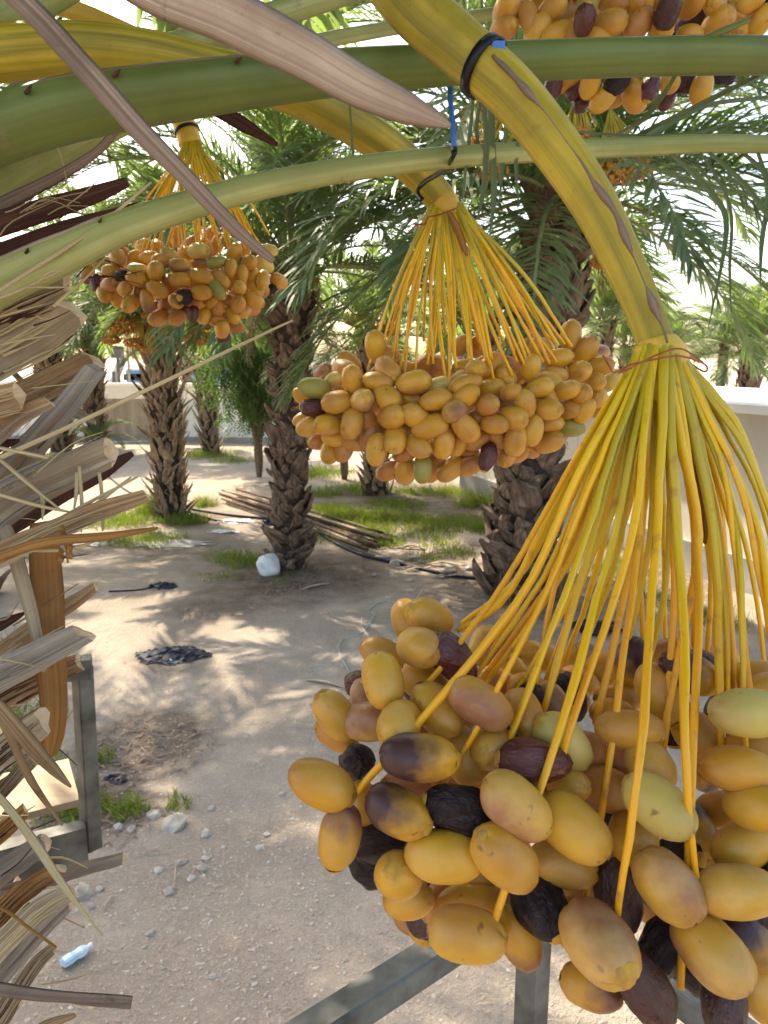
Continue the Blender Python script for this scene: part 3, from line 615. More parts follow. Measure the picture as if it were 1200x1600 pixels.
def rock(mb, c_, s, r, mi=0):
    t_ = (1+5**.5)/2
    iv = [Vector(v).normalized() for v in [(-1,t_,0),(1,t_,0),(-1,-t_,0),(1,-t_,0),(0,-1,t_),(0,1,t_),(0,-1,-t_),(0,1,-t_),(t_,0,-1),(t_,0,1),(-t_,0,-1),(-t_,0,1)]]
    fc = [(0,11,5),(0,5,1),(0,1,7),(0,7,10),(0,10,11),(1,5,9),(5,11,4),(11,10,2),(10,7,6),(7,1,8),(3,9,4),(3,4,2),(3,2,6),(3,6,8),(3,8,9),(4,9,5),(2,4,11),(6,2,10),(8,6,7),(9,8,1)]
    sx, sy, sz = s*r.uniform(.7,1.3), s*r.uniform(.6,1.1), s*r.uniform(.4,.75); a = r.random()*6.283; ro = Matrix.Rotation(a, 3, 'Z') @ Matrix.Rotation(r.uniform(-.4,.4), 3, 'X')
    mb.add([c_+ro @ Vector((v.x*sx*r.uniform(.8,1.15), v.y*sy*r.uniform(.8,1.15), v.z*sz*r.uniform(.8,1.15))) for v in iv], fc, mi)
mb = MB()
for i in range(11000):
    if i < 6500: px, py = r.gauss(360, 190), r.gauss(1390, 150)
    else: px, py = r.uniform(-50, 1250), r.uniform(780, 1650)
    if py < 760 or py > 1750: continue
    c_ = G(px, py); s = 0.0022+0.011*r.random()**5; rock(mb, Vector((c_.x, c_.y, gh(c_.x, c_.y)+s*.05)), s, r)
g = mb.build('gravel', M['gravel'], smooth=False); tag(g, 'small pale gravel scattered over the bare ground', 'gravel', kind='stuff')
for (px, py, s) in [(283,1340,.045),(248,1352,.035),(315,1350,.04),(322,1335,.03),(417,1302,.035),(405,1322,.03),(322,1188+110,.045),(265,1385,.05),(130,1388,.07),(155,1382,.028),(143,1408,.03),(185,1290,.055),(205,1293,.04),(270,1285,.09),(240,1270,.05),(330,1260,.035),(235,1448,.03),(225,1470,.02),(350,1320,.025),(385,1310,.022),(300,1365,.03),(290,1410,.02),(440,1240,.03),(540,1500,.02),(332,1520,.022),(120,1300,.05),(95,1300,.04),(620,880,.10),(650,872,.12),(600,870,.09),(700,890,.13),(735,885,.12),(640,905,.06),(585,895,.05),(1020,930,.12),(960,945,.10),(1090,960,.14)]:
    mb = MB(); c_ = G(px, py); c_.z = gh(c_.x, c_.y)+s*.08; rock(mb, c_, s, r); o = mb.build('stone', M['stone'], smooth=False, loc=c_)
    tag(o, 'pale limestone lump lying on the %s' % ('stony sandy ground' if py > 1000 else 'littered ground near the stout palm'), 'stone', 'loose stones near the rail' if py > 1000 else 'stones around the stout palm')

# ------------------------------------------------------------------ litter and ground things
def ground_tube(pts, dia, name, mat, label, cat, group=None, lift=None):
    P3 = []
    for (px, py) in pts: q = G(px, py); q.z = gh(q.x, q.y)+dia*.45; P3.append(q)
    pth, wsx = catmull(P3, [dia]*len(P3), 6)
    for q in pth: q.z = max(q.z, gh(q.x, q.y)+dia*.42)
    mb = MB(); mb.sweep(pth, wsx, circle(8)); o = mb.build(name, mat, loc=P3[0]); tag(o, label, cat, group); return o
ground_tube([(300,797),(355,806),(420,812),(460,820),(500,838),(560,866),(640,885),(700,897),(760,905),(900,925)], .045, 'irrigation_hose', M['blackplastic'], 'long black irrigation hose running past both near palm trunks', 'hose')
ground_tube([(170,745),(200,770),(240,785),(290,800),(340,815),(385,818)], .04, 'irrigation_hose', M['blackplastic'], 'short black hose curling round the thick shaggy palm', 'hose')
ground_tube([(170,925),(215,923),(240,918)], .02, 'irrigation_hose', M['blackplastic'], 'thin black drip hose ending at a scrap of black plastic', 'hose')
ground_tube([(660,920),(650,938),(640,946),(600,940),(575,955),(585,962),(570,985),(560,992),(535,1000),(530,1020),(545,1050),(548,1080),(540,1100)], .012, 'cable', M['greywire'], 'thin grey cable looping across the sand behind the front bunch', 'cable')
ground_tube([(566,965),(566,980),(580,1000),(600,1020)], .012, 'cable', M['greywire'], 'short grey cable end crossing the looping cable', 'cable')
# rods heap
for i in range(16):
    t_ = i/15; j = rnd.uniform(-6,6)
    a0 = on(352+rnd.uniform(-12,40), 772+t_*16, 0); a1 = on(585+rnd.uniform(-25,35), 842+t_*26+j*.3, 0)
    dia = rnd.uniform(.035,.06); lay = 0.028+0.045*(i % 3); mb = MB()
    pts = [a0+Vector((0,0,lay)), a0.lerp(a1, .5)+Vector((rnd.uniform(-.05,.05), 0, lay+.01)), a1+Vector((0,0,lay))]
    pth, wsx = catmull(pts, [dia]*3, 4); mb.sweep(pth, wsx, circle(7)); o = mb.build('rod', M['rod'] if i % 5 else M['stub'], loc=a0)
    tag(o, 'long rusty brown rod lying in the heap behind the slender palm', 'rod', 'heap of long brown rods')
# white sack
c_ = gz(G(431, 897)); mb = MB(); r = random.Random(3); n_r, n_c = 12, 22; vs = []
ax = Vector((-.42,.25,.85)).normalized(); sa = ax.orthogonal().normalized(); sb_ = ax.cross(sa)
prof_h = [(0,.02),(.0,.08),(.03,.115),(.07,.13),(.12,.14),(.17,.148),(.21,.148),(.245,.135),(.27,.11),(.285,.08),(.292,.045),(.294,.012)]
for i, (h, q) in enumerate(prof_h):
    for j in range(n_c):
        a = 2*math.pi*j/n_c; k = 1+.13*math.sin(a*3+h*9)+.10*math.cos(a*7+i*.9)*(.4+h*3)+.08*mnoise.noise(Vector((math.cos(a)*2, math.sin(a)*2, h*12)))
        vs.append(c_+Vector((-.03,0,-.015))+ax*(h+.012*math.sin(a*2+1))+(sa*math.cos(a)*1.05+sb_*math.sin(a)*.85)*q*k)
mb.add(vs, [(i*n_c+j, i*n_c+(j+1) % n_c, (i+1)*n_c+(j+1) % n_c, (i+1)*n_c+j) for i in range(n_r-1) for j in range(n_c)]+[tuple(reversed(range(n_c)))])
o = mb.build('sack', M['whitebag'], loc=c_); tag(o, 'small white plastic sack leaning against the slender palm foot', 'sack')
# crumpled black plastic
def plastic(px, py, rx, ry, label, seed, mat='blackplastic', hh=.05, name='plastic_sheet', cat='plastic sheet', holes=True):
    c_ = G(px, py); r = random.Random(seed); mb = MB(); n = 26; vs = []
    for j in range(n):
        for i in range(n):
            u, v = i/(n-1)*2-1, j/(n-1)*2-1; x, y = c_.x+u*rx, c_.y+v*ry
            f = mnoise.noise(Vector((x*9/max(rx,.2)*.2+seed, y*9/max(rx,.2)*.2, 0))); z = gh(x, y)+.008+hh*(.5+f)*max(0, 1-math.hypot(u, v)) + hh*.5*max(0, mnoise.noise(Vector((x*26, y*26, seed))))*(1 if math.hypot(u,v) < .9 else .2)
            vs.append((x, y, z))
    fs = []
    for j in range(n-1):
        for i in range(n-1):
            u, v = (i+.5)/(n-1)*2-1, (j+.5)/(n-1)*2-1
            if math.hypot(u, v)+.45*mnoise.noise(Vector((u*2.5, v*2.5, seed*7.7))) < .82: fs.append((j*n+i, j*n+i+1, (j+1)*n+i+1, (j+1)*n+i))
    mb.add(vs, fs); o = mb.build(name, M[mat], smooth=False, loc=c_); tag(o, label, cat); return o
plastic(268, 1026, .42, .24, 'large crumpled black plastic sheet lying in the middle of the bare ground', 1, hh=.07)
plastic(182, 1217, .10, .06, 'small scrap of dark blue plastic beside the steel post', 2, hh=.05)
plastic(255, 917, .22, .16, 'scrap of blue black plastic at the end of the drip hose', 3, hh=.06)
plastic(145, 848, .55, .28, 'dark plastic sheet lying behind the dry leaf bases', 4, hh=.05)
plastic(425, 818, .22, .18, 'dark blue plastic lump tangled in the hose by the slender palm', 5, hh=.12)
plastic(372, 815, .35, .25, 'pale plastic film lying on damp soil beside the thick palm', 6, 'whitebag', .04)
plastic(265, 850, .7, .32, 'pale greenish film spread on damp soil before the thick palm', 7, 'plinth', .03)
plastic(210, 690, 1.3, .5, 'sheet of pale plastic on the ground behind the cut leaf bases', 8, 'whitebag', .05)
plastic(930, 985, .35, .3, 'crumpled black plastic lying behind the front date bunch', 9, hh=.12)
plastic(60, 870, .45, .22, 'torn black plastic sheet lying under the hanging brown bract', 13, hh=.06)
plastic(350, 832, .28, .12, 'scrap of pale film beside the short curling hose', 14, 'whitebag', .05)
plastic(300, 702, .8, .3, 'flat dark plastic sheet lying along the foot of the fence', 15, hh=.05)
plastic(30, 715, .7, .4, 'dark plastic sheet among the weeds of the distant palms', 16, hh=.06)
plastic(275, 1036, .07, .05, 'scrap of white paper on the large black plastic sheet', 10, 'whitebag', .1, 'paper_scrap', 'paper')
plastic(480, 812, .12, .1, 'white rag caught at the trunk of the slender palm', 12, 'whitebag', .3, 'rag', 'rag')
# water bottle, squashed
a0 = on(97, 1505, .03); a1 = on(140, 1477, .03); ax = (a1-a0); L = ax.length; ax.normalize(); mb = MB()
pf = [(0,.03),(.015,.058),(.10,.062),(.20,.060),(.28,.063),(.36,.056),(.46,.052),(.56,.060),(.66,.062),(.76,.055),(.86,.040),(.93,.026),(1.0,.025)]
mb.sweep([a0+ax*L*q for q, _ in pf], [w_ for _, w_ in pf], [(x*(1+.16*math.sin(k*2.7)), y*(.72+.2*math.cos(k*1.9))) for k, (x, y) in enumerate(circle(16))]); bt = mb.build('water_bottle', M['bottle'], loc=a0, smooth=False)
tag(bt, 'squashed pale blue plastic water bottle lying on the gravel', 'bottle')
mb = MB(); mb.sweep([a1-ax*.004, a1+ax*.012], [.028,.028], circle(12)); cp = mb.build('cap', M['whitebag'], bt)
# fallen dry leaf pieces on the ground
for (p0, p1, w_, lab) in [((478,1062),(540,1075),.05,'pale dry leaf base lying near the grey cable'), ((470,922),(515,910),.08,'curved dry leaf base before the slender palm'), ((205,1335),(265,1328),.012,'thin straw stalk lying above the stones'), ((270,1388),(275,1345),.012,'pale straw stalk standing among stones'),((160,1415),(178,1392),.02,'short pale chip of wood near the bottle')]:
    a, b2 = on(*p0, .012), on(*p1, .012); mb = MB(); md = (a+b2)/2+Vector((0,.02,.012))
    pth, wsx = catmull([a, md, b2], [w_*.4, w_, w_*.3], 4); mb.sweep(pth, wsx, [(-.5,.05),(0,-.12),(.5,.05),(0,.12)], side=lambda p, t: t.cross(Vector((0,0,1))).normalized()); o = mb.build('dry_leaf_base', M['dryleaf_pale'], loc=a); tag(o, lab, 'dry leaf')
r = random.Random(31)
for i in range(26):
    px, py = r.uniform(580, 760), r.uniform(845, 900); c_ = on(px, py, .012); a = r.uniform(-.6,.6)+math.pi*r.randrange(2); ln = r.uniform(.15,.4); d = Vector((math.cos(a), math.sin(a)*.7, .03))
    mb = MB(); w_ = r.uniform(.03,.08); mb.sweep([c_, c_+d*ln*.5+Vector((0,0,.03)), c_+d*ln], [w_*.7, w_, w_*.3], [(-.5,.05),(0,-.12),(.5,.05),(0,.1)], side=lambda p, t: t.cross(Vector((0,0,1))).normalized())
    o = mb.build('dry_leaf_base', M['dryleaf_pale'] if i % 3 else M['stub'], loc=c_); tag(o, 'dry pale leaf piece scattered beside the black hose', 'dry leaf', 'dry leaf pieces by the hose')

# ------------------------------------------------------------------ steel rail and platform the bunches hang over
SQ = [(-.5,-.5),(.5,-.5),(.5,.5),(-.5,.5)]
def sq_tube(mb, a, b2, w_, upv=Vector((0,0,1))):
    ch = 0.42; prof = [(-ch,-.5),(ch,-.5),(.5,-ch),(.5,ch),(ch,.5),(-ch,.5),(-.5,ch),(-.5,-ch)]
    sd = lambda p, t: (t.cross(upv)).normalized()
    mb.sweep([a, b2], [w_, w_], prof, side=sd)
cn = P(838, 1392, 1.25); zr = cn.z
def at_z(px, py, z): return G(px, py, z)
lf_, rt_ = at_z(505, 1606, zr), at_z(1135, 1606, zr)
dl = (lf_-cn); dl.z = 0; dl.normalize(); dr_ = (rt_-cn); dr_.z = 0; dr_.normalize()
rail = empty('platform_rail', (cn.x, cn.y, 0), 'weathered galvanised steel guard rail corner under the front date bunch', 'guard rail')
mb = MB(); sq_tube(mb, cn-dl*.025, cn+dl*1.3, .043); mb.build('rail', M['galv'], rail, smooth=False)
mb = MB(); sq_tube(mb, cn+dr_*.027, cn+dr_*1.3, .042); mb.build('rail', M['galv'], rail, smooth=False)
for q in (cn, cn+dl*1.27, cn+dr_*1.27):
    mb = MB(); sq_tube(mb, Vector((q.x, q.y, -.02)), Vector((q.x, q.y, zr-.0225)), .043, dl); mb.build('post', M['steel_dark'], rail, smooth=False)
# left platform frame: post, upper rail, deck edge
DP = 1.72
p_top = P(128, 1040, DP); p_bot = P(113, 1335, DP); p_bot.x = p_top.x-.012; 
fr = empty('work_platform', (p_bot.x, p_bot.y, 0), 'grimy steel work platform frame with plywood deck behind the dry leaf bases', 'platform')
yb = p_top.y
vd = Vector((-.75,.66,0)).normalized()
mb = MB(); sq_tube(mb, Vector((p_bot.x, yb, p_bot.z-.04)), Vector((p_top.x, yb, p_top.z)), .037, vd); mb.build('post', M['steel_dark'], fr, smooth=False)
tl = Vector((p_top.x, yb, p_top.z-.024)); mb = MB(); sq_tube(mb, tl+Vector((.024,-.005,.024)), tl+Vector((-.9,-.30,.024)), .046); mb.build('top_rail', M['galv'], fr, smooth=False)
bl = Vector((p_bot.x, yb, p_bot.z)); mb = MB(); mb.sweep([bl+Vector((.0,-.028,-.01)), bl+Vector((-.9,-.50,-.01))], [.10,.10], [(-.5,-.2),(.5,-.2),(.5,.2),(-.5,.2)], side=lambda p, t: Vector((0,0,1))); mb.build('deck_edge', M['steel_dark'], fr, smooth=False)
mb = MB(); q = bl+Vector((-.52,-.06,.03)); mb.box(q, .95, .22, .018, Matrix.Rotation(.5, 3, 'Z')); mb.build('deck_board', M['board'], fr, smooth=False)
for q in (bl+Vector((-.88,-.45,0)), bl+Vector((-.95,.35,0)), bl+Vector((-1.3,0,0))):
    mb = MB(); mb.box((q.x, q.y, (p_bot.z-.07)/2), .05, .05, p_bot.z-.05); mb.build('leg', M['steel_dark'], fr, smooth=False)

# ------------------------------------------------------------------ the near palm: trunk out of frame on the left, its fronds and cut leaf bases reach in
TX, TY = -0.95, 0.98
near = empty('date_palm', (TX, TY, gh(TX, TY)), 'near date palm bristling with cut dry leaf bases beside the work platform', 'palm')
mb = MB(); pts = [Vector((TX, TY, z)) for z in np.linspace(-.1, 3.05, 26)]; ws = [.46*(1+.05*math.sin(i*2.1)) for i in range(26)]; ws[-1] = .2; ws[-2] = .34
mb.sweep(pts, ws, circle(18)); ntr = mb.build('trunk', M['trunk'], near)
r = random.Random(77)
for i in range(190):
    z = .03+2.7*(i/190); az = i*2.39996+r.uniform(-.2,.2)
    o = bpy.data.objects.new('leaf_base', BOOTS[i % 4]); col.objects.link(o)
    o.matrix_basis = Matrix.Translation((TX+.215*math.cos(az), TY+.215*math.sin(az), z)) @ Matrix.Rotation(az, 4, 'Z') @ Matrix.Rotation(r.uniform(0,.4), 4, 'Y') @ Matrix.Scale(r.uniform(.8,1.2), 4)
    o.parent = ntr
PET = [(-.5,-.05),(-.42,-.28),(-.2,-.42),(.1,-.45),(.36,-.34),(.5,-.1),(.46,.18),(.2,.34),(-.1,.36),(-.4,.2)]
ROUND = circle(14, .5, .42)
STUB = [(-.5,.02),(-.46,-.14),(-.25,-.26),(.05,-.30),(.32,-.24),(.48,-.10),(.5,.06),(.3,.10),(0,.02),(-.3,.12)]
STUBP = [[(-.5,.05),(-.47,-.10),(-.28,-.20),(-.05,-.25),(.22,-.20),(.44,-.07),(.5,.05),(.25,.09),(0,.03),(-.25,.10)], [(-.5,-.02),(-.40,-.18),(-.12,-.30),(.10,-.26),(.35,-.10),(.5,.06),(.30,.12),(0,.06),(-.30,.08)], [(-.5,.08),(-.44,-.04),(-.2,-.12),(.1,-.20),(.38,-.22),(.5,-.08),(.46,.10),(.15,.06),(-.15,.10)]]
BLADE = [(-.5,.03),(-.25,-.05),(0,-.10),(.25,-.05),(.5,.03),(.25,.03),(0,-.02),(-.25,.03)]
def root_at(z, az): return Vector((TX+.12*math.cos(az), TY+.12*math.sin(az), z))
def px_part(name, lst, prof, mats, parent, sub=6, wob=0.0, cap=None, root=None, rootw=None, seed=0, capend=True, rag=None, smooth=True):
    pts = [P(a, b_, d) for a, b_, d, _ in lst]; wsx = [q*d/FPX for _, _, d, q in lst]
    if root is not None:
        rr = root if isinstance(root, list) else [root]
        ext = pts[0]+(pts[0]-pts[1]).normalized()*.16
        pts = rr+[ext]+pts; wsx = [rootw or wsx[0]*1.1]*len(rr)+[wsx[0]*1.03]+wsx
    pth, wsx = catmull(pts, wsx, sub)
    if wob: pth = wobble(pth, wob, 14, seed)
    mb = MB(); mb.sweep(pth, wsx, prof, side=facing, mcap=cap, capend=capend, rag=rag); o = mb.build(name, mats, parent, smooth=smooth)
    return o, pth, wsx
# green fronds crossing the top of the picture
fronds = {}
def near_frond(key, lst, mat, rootz, az):
    o, pth, wsx = px_part('frond', lst, PET, [M[mat]], near, 7, root=root_at(rootz, az), seed=len(fronds)); fronds[key] = (o, pth, wsx)
    # dry margin and stubs of trimmed thorns along the upper edge
    return o
near_frond('low', [(-90,495,.84,76),(0,443,.82,68),(100,397,.80,60),(200,352,.79,50),(350,305,.79,42),(500,272,.80,38),(650,251,.82,34),(800,239,.84,32),(1000,229,.88,29),(1200,226,.92,27),(1500,250,1.05,22),(1800,330,1.2,16),(2100,470,1.4,8)], 'petiole_pale', 2.72, -.2)
near_frond('big', [(-90,232,.72,104),(0,202,.72,97),(120,168,.72,94),(300,140,.73,83),(480,118,.75,70),(640,105,.77,62),(800,96,.78,58),(1000,89,.80,56),(1200,87,.82,55),(1500,100,.92,44),(1800,150,1.1,30),(2150,270,1.4,12)], 'petiole', 2.92, -.5)
near_frond('behind', [(-90,255,.92,70),(0,190,.90,62),(120,118,.90,60),(300,72,.92,50),(400,34,.95,40),(550,-14,1.0,34),(760,-70,1.1,28),(1000,-120,1.3,18)], 'petiole_pale', 2.85, .3)
near_frond('mid', [(-90,345,1.0,66),(0,290,.98,60),(100,231,.98,52),(200,183,1.02,44),(300,142,1.08,36),(450,78,1.2,25),(600,46,1.3,21),(780,20,1.4,18),(1000,-20,1.6,12)], 'petiole_pale', 2.78, .5)
near_frond('corner', [(-120,110,.86,60),(-20,45,.86,56),(60,5,.86,50),(140,-40,.88,44),(300,-130,.95,34),(600,-260,1.2,20)], 'petiole_pale', 3.0, .6)
# dry papery margins along the upper edges
def margin(key, i0, i1, side_sign, wpx, mat):
    o, pth, wsx = fronds[key]; seg = pth[i0:i1]; mb = MB(); out = []
    for i, p in enumerate(seg):
        t_ = (pth[min(i0+i+1, len(pth)-1)]-pth[max(i0+i-1,0)]).normalized(); a = facing(p, t_)*side_sign
        v = (p-CL).normalized(); out.append(p+a*wsx[i0+i]*.46-v*wsx[i0+i]*.18)
    ww = [wpx*depth_of(p)/FPX*(.6+.6*abs(mnoise.noise(p*17))) for p in out]
    mb.sweep(out, ww, [(-.5,0),(0,-.25),(.5,0),(0,.25)], side=facing); mb.build('dry_margin', M[mat], o)
for key, i0, i1, mt in (('low', 6, 34, 'dryleaf_pale'), ('behind', 4, 26, 'dryleaf_pale'), ('mid', 5, 26, 'dryleaf_pale'), ('big', 26, 40, 'dryleaf')):
    o, pth, wsx = fronds[key]; t_ = (pth[20]-pth[18]).normalized(); sg = 1 if facing(pth[19], t_).z > 0 else -1
    margin(key, i0, i1, sg, 9 if key != 'big' else 4, mt)
# thorn scars: little brown nubs on the petioles
r = random.Random(9)
for key, idxs in (('big', (10,13,17,21,25,31,38)), ('mid', (8,10,12,15)), ('low', (12,18,25,33,40)), ('behind', (9,14,19))):
    o, pth, wsx = fronds[key]
    for i in idxs:
        p = pth[i]; t_ = (pth[i+1]-pth[i-1]).normalized(); a = facing(p, t_); a = a if a.z > 0 else -a; v = (p-CL).normalized()
        q = p+a*wsx[i]*.36-v*wsx[i]*.30; mb = MB(); s = wsx[i]*.085
        mb.sweep([q-t_*s*.8, q+a*s*.3-v*s*.3, q+t_*s+a*s*1.0], [s*.8, s*1.0, s*.15], circle(6)); mb.build('thorn_scar', M['maroon'], o)
# green spur on the big frond
o, pth, wsx = fronds['big']; mb = MB(); mb.sweep([P(1090,66,.80), P(1130,48,.79), P(1172,30,.78)], [12*.79/FPX, 11*.79/FPX, 8*.79/FPX], circle(7), mi=0, mcap=1); mb.build('spur', [M['petiole'], M['cut']], o)
# leaflets on the right part of the near fronds
def leaflet(parent, pts_px, wpx, mat='leaf_near'):
    pts = [P(a, b_, d) for a, b_, d in pts_px]; n = len(pts); wsx = [wpx*depth_of(p)/FPX*f for p, f in zip(pts, ([.55,1,.9,.05] if n == 4 else [.55,1,.05]))]
    pth, wsx = catmull(pts, wsx, 5); mb = MB(); mb.sweep(pth, wsx, [(-.5,.10),(0,-.08),(.5,.10),(0,0)], side=facing); return mb.build('leaflet', M[mat], parent, smooth=False)
lo_ = fronds['low'][0]; bg_ = fronds['big'][0]
for pp, w_ in [([(1010,212,.88),(1070,180,.9),(1140,140,.95),(1210,112,1.0)],9), ([(1000,228,.88),(1090,170,.92),(1170,155,.98),(1260,150,1.05)],7),
    ([(1040,232,.89),(1110,300,.9),(1135,360,.9),(1105,520,.88)],9), ([(1090,232,.9),(1140,320,.9),(1140,420,.9),(1143,500,.9)],5), ([(1100,232,.9),(1165,290,.9),(1210,360,.92),(1230,470,.92)],8),
    ([(1150,230,.92),(1195,270,.92),(1240,330,.93),(1270,420,.93)],8), ([(950,232,.88),(1040,270,.9),(1130,295,.92),(1210,312,.95)],6), ([(900,206,.87),(1000,212,.9),(1100,205,.95),(1200,165,1.0)],5),
    ([(1180,225,.92),(1200,300,.92),(1190,380,.92),(1188,450,.9)],8)]:
    leaflet(lo_, pp, w_)
for pp, w_ in [([(1060,110,.82),(1035,150,.84),(1000,190,.9),(950,215,1.0)],8), ([(770,120,.80),(768,200,.82),(772,300,.84),(765,370,.84)],11), ([(752,125,.80),(760,220,.82),(755,300,.84),(745,345,.84)],9), ([(785,122,.80),(792,180,.82),(785,260,.84),(780,320,.84)],8),
    ([(1190,115,.84),(1120,150,.86),(1010,205,.9),(920,250,1.0)],8), ([(742,128,.80),(735,200,.82),(728,260,.83),(722,330,.84)],6), ([(800,122,.80),(812,190,.82),(806,260,.84),(812,330,.84)],6), ([(762,122,.80),(745,190,.82),(748,250,.84),(735,300,.84)],6), ([(545,150,.78),(548,190,.80),(552,240,.82),(560,262,.82)],4)]:
    leaflet(bg_, pp, w_)
r = random.Random(15)
for key in ('low', 'big'):
    o, pth, wsx = fronds[key]
    for i in range(len(pth)-28, len(pth)-1):   # beyond the right edge of the frame: both rows of leaflets
        p = pth[i]; t_ = (pth[min(i+1,len(pth)-1)]-pth[i-1]).normalized(); s_ = t_.cross(Vector((0,0,1))).normalized()
        for sg in (-1, 1):
            if p.x < 0.62: continue
            d = (s_*sg*.75+t_*.6+Vector((0,0,.25))).normalized(); ll = r.uniform(.3,.45)
            pts = [p, p+d*ll*.5, p+d*ll*.85+Vector((0,0,-.10)), p+d*ll+Vector((0,0,-.22))]; q, ww = catmull(pts, [.012,.024,.02,.002], 3)
            mb = MB(); mb.sweep(q, ww, [(-.5,.1),(0,-.08),(.5,.1),(0,0)], side=lambda p_, t2: t2.cross(Vector((0,0,1))).normalized() if abs(t2.z) < .98 else Vector((1,0,0))); mb.build('leaflet', M['leaf_near'], o, smooth=False)
# overhead crown of the near palm
r = random.Random(12)
for i in range(28):
    az = i*2.39996+r.uniform(-.2,.2); k = 0 if i < 14 else 1
    if k == 1 and -2.2 < ((az-math.pi/2+math.pi) % (2*math.pi))-math.pi < 1.2 and False: continue
    o = bpy.data.objects.new('frond', FR[k][i % 3]); col.objects.link(o)
    o.matrix_basis = Matrix.Translation((TX+.08*math.cos(az), TY+.08*math.sin(az), 2.95)) @ Matrix.Rotation(az, 4, 'Z') @ Matrix.Scale(r.uniform(1.0,1.25), 4); setp(o, near)
# dry leaflets, bracts and cut leaf bases
def dry(name, lst, prof, mat, cap=None, sub=6, root=None, wob=.002, rag=None, smooth=True):
    mats = [M[mat]] + ([M[cap]] if cap else [])
    o, pth, wsx = px_part(name, lst, prof, mats, near, sub, wob, 1 if cap else None, root, seed=int(lst[0][1]), rag=rag, smooth=smooth); return o
dry('dry_leaflet', [(-40,-75,.66,36),(20,-14,.64,36),(100,72,.62,36),(200,185,.61,34),(300,287,.60,27),(370,358,.60,22),(428,408,.60,10)], BLADE, 'dryleaf', root=root_at(3.0,-.9))
dry('dry_leaflet', [(150,-70,.62,70),(270,-12,.60,84),(400,46,.585,78),(550,128,.575,62),(640,170,.57,46),(706,197,.57,6)], BLADE, 'dryleaf_pale', root=root_at(3.05,-1.0))
dry('dry_leaflet', [(250,-40,.9,40),(300,-10,.9,38),(360,5,.9,32),(418,20,.9,22)], BLADE, 'dryleaf')
dry('dry_leaflet', [(280,140,.82,10),(330,168,.82,22),(380,196,.82,22),(432,226,.82,6)], BLADE, 'maroon', wob=.003)
dry('dry_leaflet', [(-40,350,.9,26),(0,322,.9,24),(90,275,.9,17),(150,238,.9,13),(180,205,.9,12)], BLADE, 'dryleaf', root=root_at(2.6,0))
dry('bract', [(-60,372,.9,40),(0,350,.9,36),(80,325,.9,34),(150,302,.9,26),(200,284,.9,14)], STUB, 'maroon', root=root_at(2.58,0))
dry('bract', [(-60,420,.9,26),(0,393,.9,24),(80,362,.9,20),(150,342,.9,18),(216,320,.9,10)], STUB, 'maroon', root=root_at(2.55,.1))
dry('straw_strip', [(-30,470,.78,6),(60,415,.78,6),(150,357,.78,6),(235,285,.78,4)], BLADE, 'straw')
dry('straw_strip', [(85,480,.84,5),(105,462,.84,5),(135,435,.84,4),(165,402,.84,4)], BLADE, 'straw')
dry('straw_strip', [(-140,780,.80,9),(60,690,.80,8),(170,637,.80,7),(330,560,.80,6),(458,499,.80,3)], BLADE, 'straw')
dry('straw_strip', [(140,345,.80,2),(165,358,.80,2),(195,385,.80,2)], circle(5), 'maroon', wob=0)
dry('straw_strip', [(83,216,.9,2.5),(97,250,.9,3),(107,298,.9,2)], circle(5), 'straw', wob=0)
# dry fibres around the upper-left bracts
r = random.Random(23)
for i in range(26):
    x0, y0 = r.uniform(-10,150), r.uniform(320,440); dry('fibre', [(x0,y0,.88,2), (x0+r.uniform(20,50), y0-r.uniform(0,30), .88, 2), (x0+r.uniform(50,110), y0-r.uniform(-25,60), .89, 1.2)], circle(4), 'straw' if i % 2 else 'maroon', wob=0, sub=3)
def stub(lst, mat='stub', z=2.2, az=0.0, cap='cut'):
    q = random.Random(int(lst[0][1])); lst = [(a, b_, d, w_*.9) for a, b_, d, w_ in lst]; o = dry('cut_leaf_base', lst, STUBP[q.randrange(3)], mat, cap, root=root_at(z, az), wob=.004, rag=(q.uniform(-.5,.5), q.uniform(-.9,-.2), .35), smooth=False)
    mb = MB(); pth, wsx = px_path(lst, 5); n = len(pth)
    for k in range(11):
        i0 = q.randrange(0, n//2); i1 = q.randrange(n//2+2, n+1); f0 = q.uniform(-.5,.5); lift = q.uniform(.16,.30); seg = []; sw = []
        for i in range(i0, i1):
            p = pth[i]; t_ = (pth[min(i+1,n-1)]-pth[max(i-1,0)]).normalized(); a = facing(p, t_); v = (p-CL).normalized()
            u = (i-i0)/max(1, i1-i0-1); seg.append(p+a*wsx[i]*f0*(1+.25*u*u)-v*wsx[i]*(lift*(1-abs(f0)*.9)+.06*u*u)); sw.append(wsx[i]*q.uniform(.03,.07)*(1-.6*u))
        if len(seg) > 2:
            if i1 == n: seg.append(seg[-1]+(seg[-1]-seg[-2])*q.uniform(.3,1.3)); sw.append(.0006)
            mb.sweep(wobble(seg, .002, 40, k), sw, [(-.5,.1),(0,-.25),(.5,.1)], side=facing)
    mb.build('splinters', M[q.choice(['stub_brown','straw','maroon','stub_grey'])], o, kind='stuff', smooth=False)
    return o
stub([(-60,500,.88,66),(0,478,.88,64),(50,458,.88,62),(97,434,.88,56)], 'stub', 2.5)
stub([(-60,578,.90,92),(0,548,.90,88),(60,516,.90,82),(106,488,.90,66)], 'stub', 2.42)
stub([(-60,655,.98,56),(0,632,.98,52),(70,602,.98,50),(143,562,.98,40)], 'stub_brown', 2.35, .3)
stub([(-60,640,.84,64),(-20,630,.84,60),(28,618,.84,50)], 'stub_brown', 2.36, -.4)
stub([(-60,820,.93,58),(0,752,.93,54),(70,672,.93,44),(152,578,.93,34)], 'stub_grey', 2.15, .2, None)
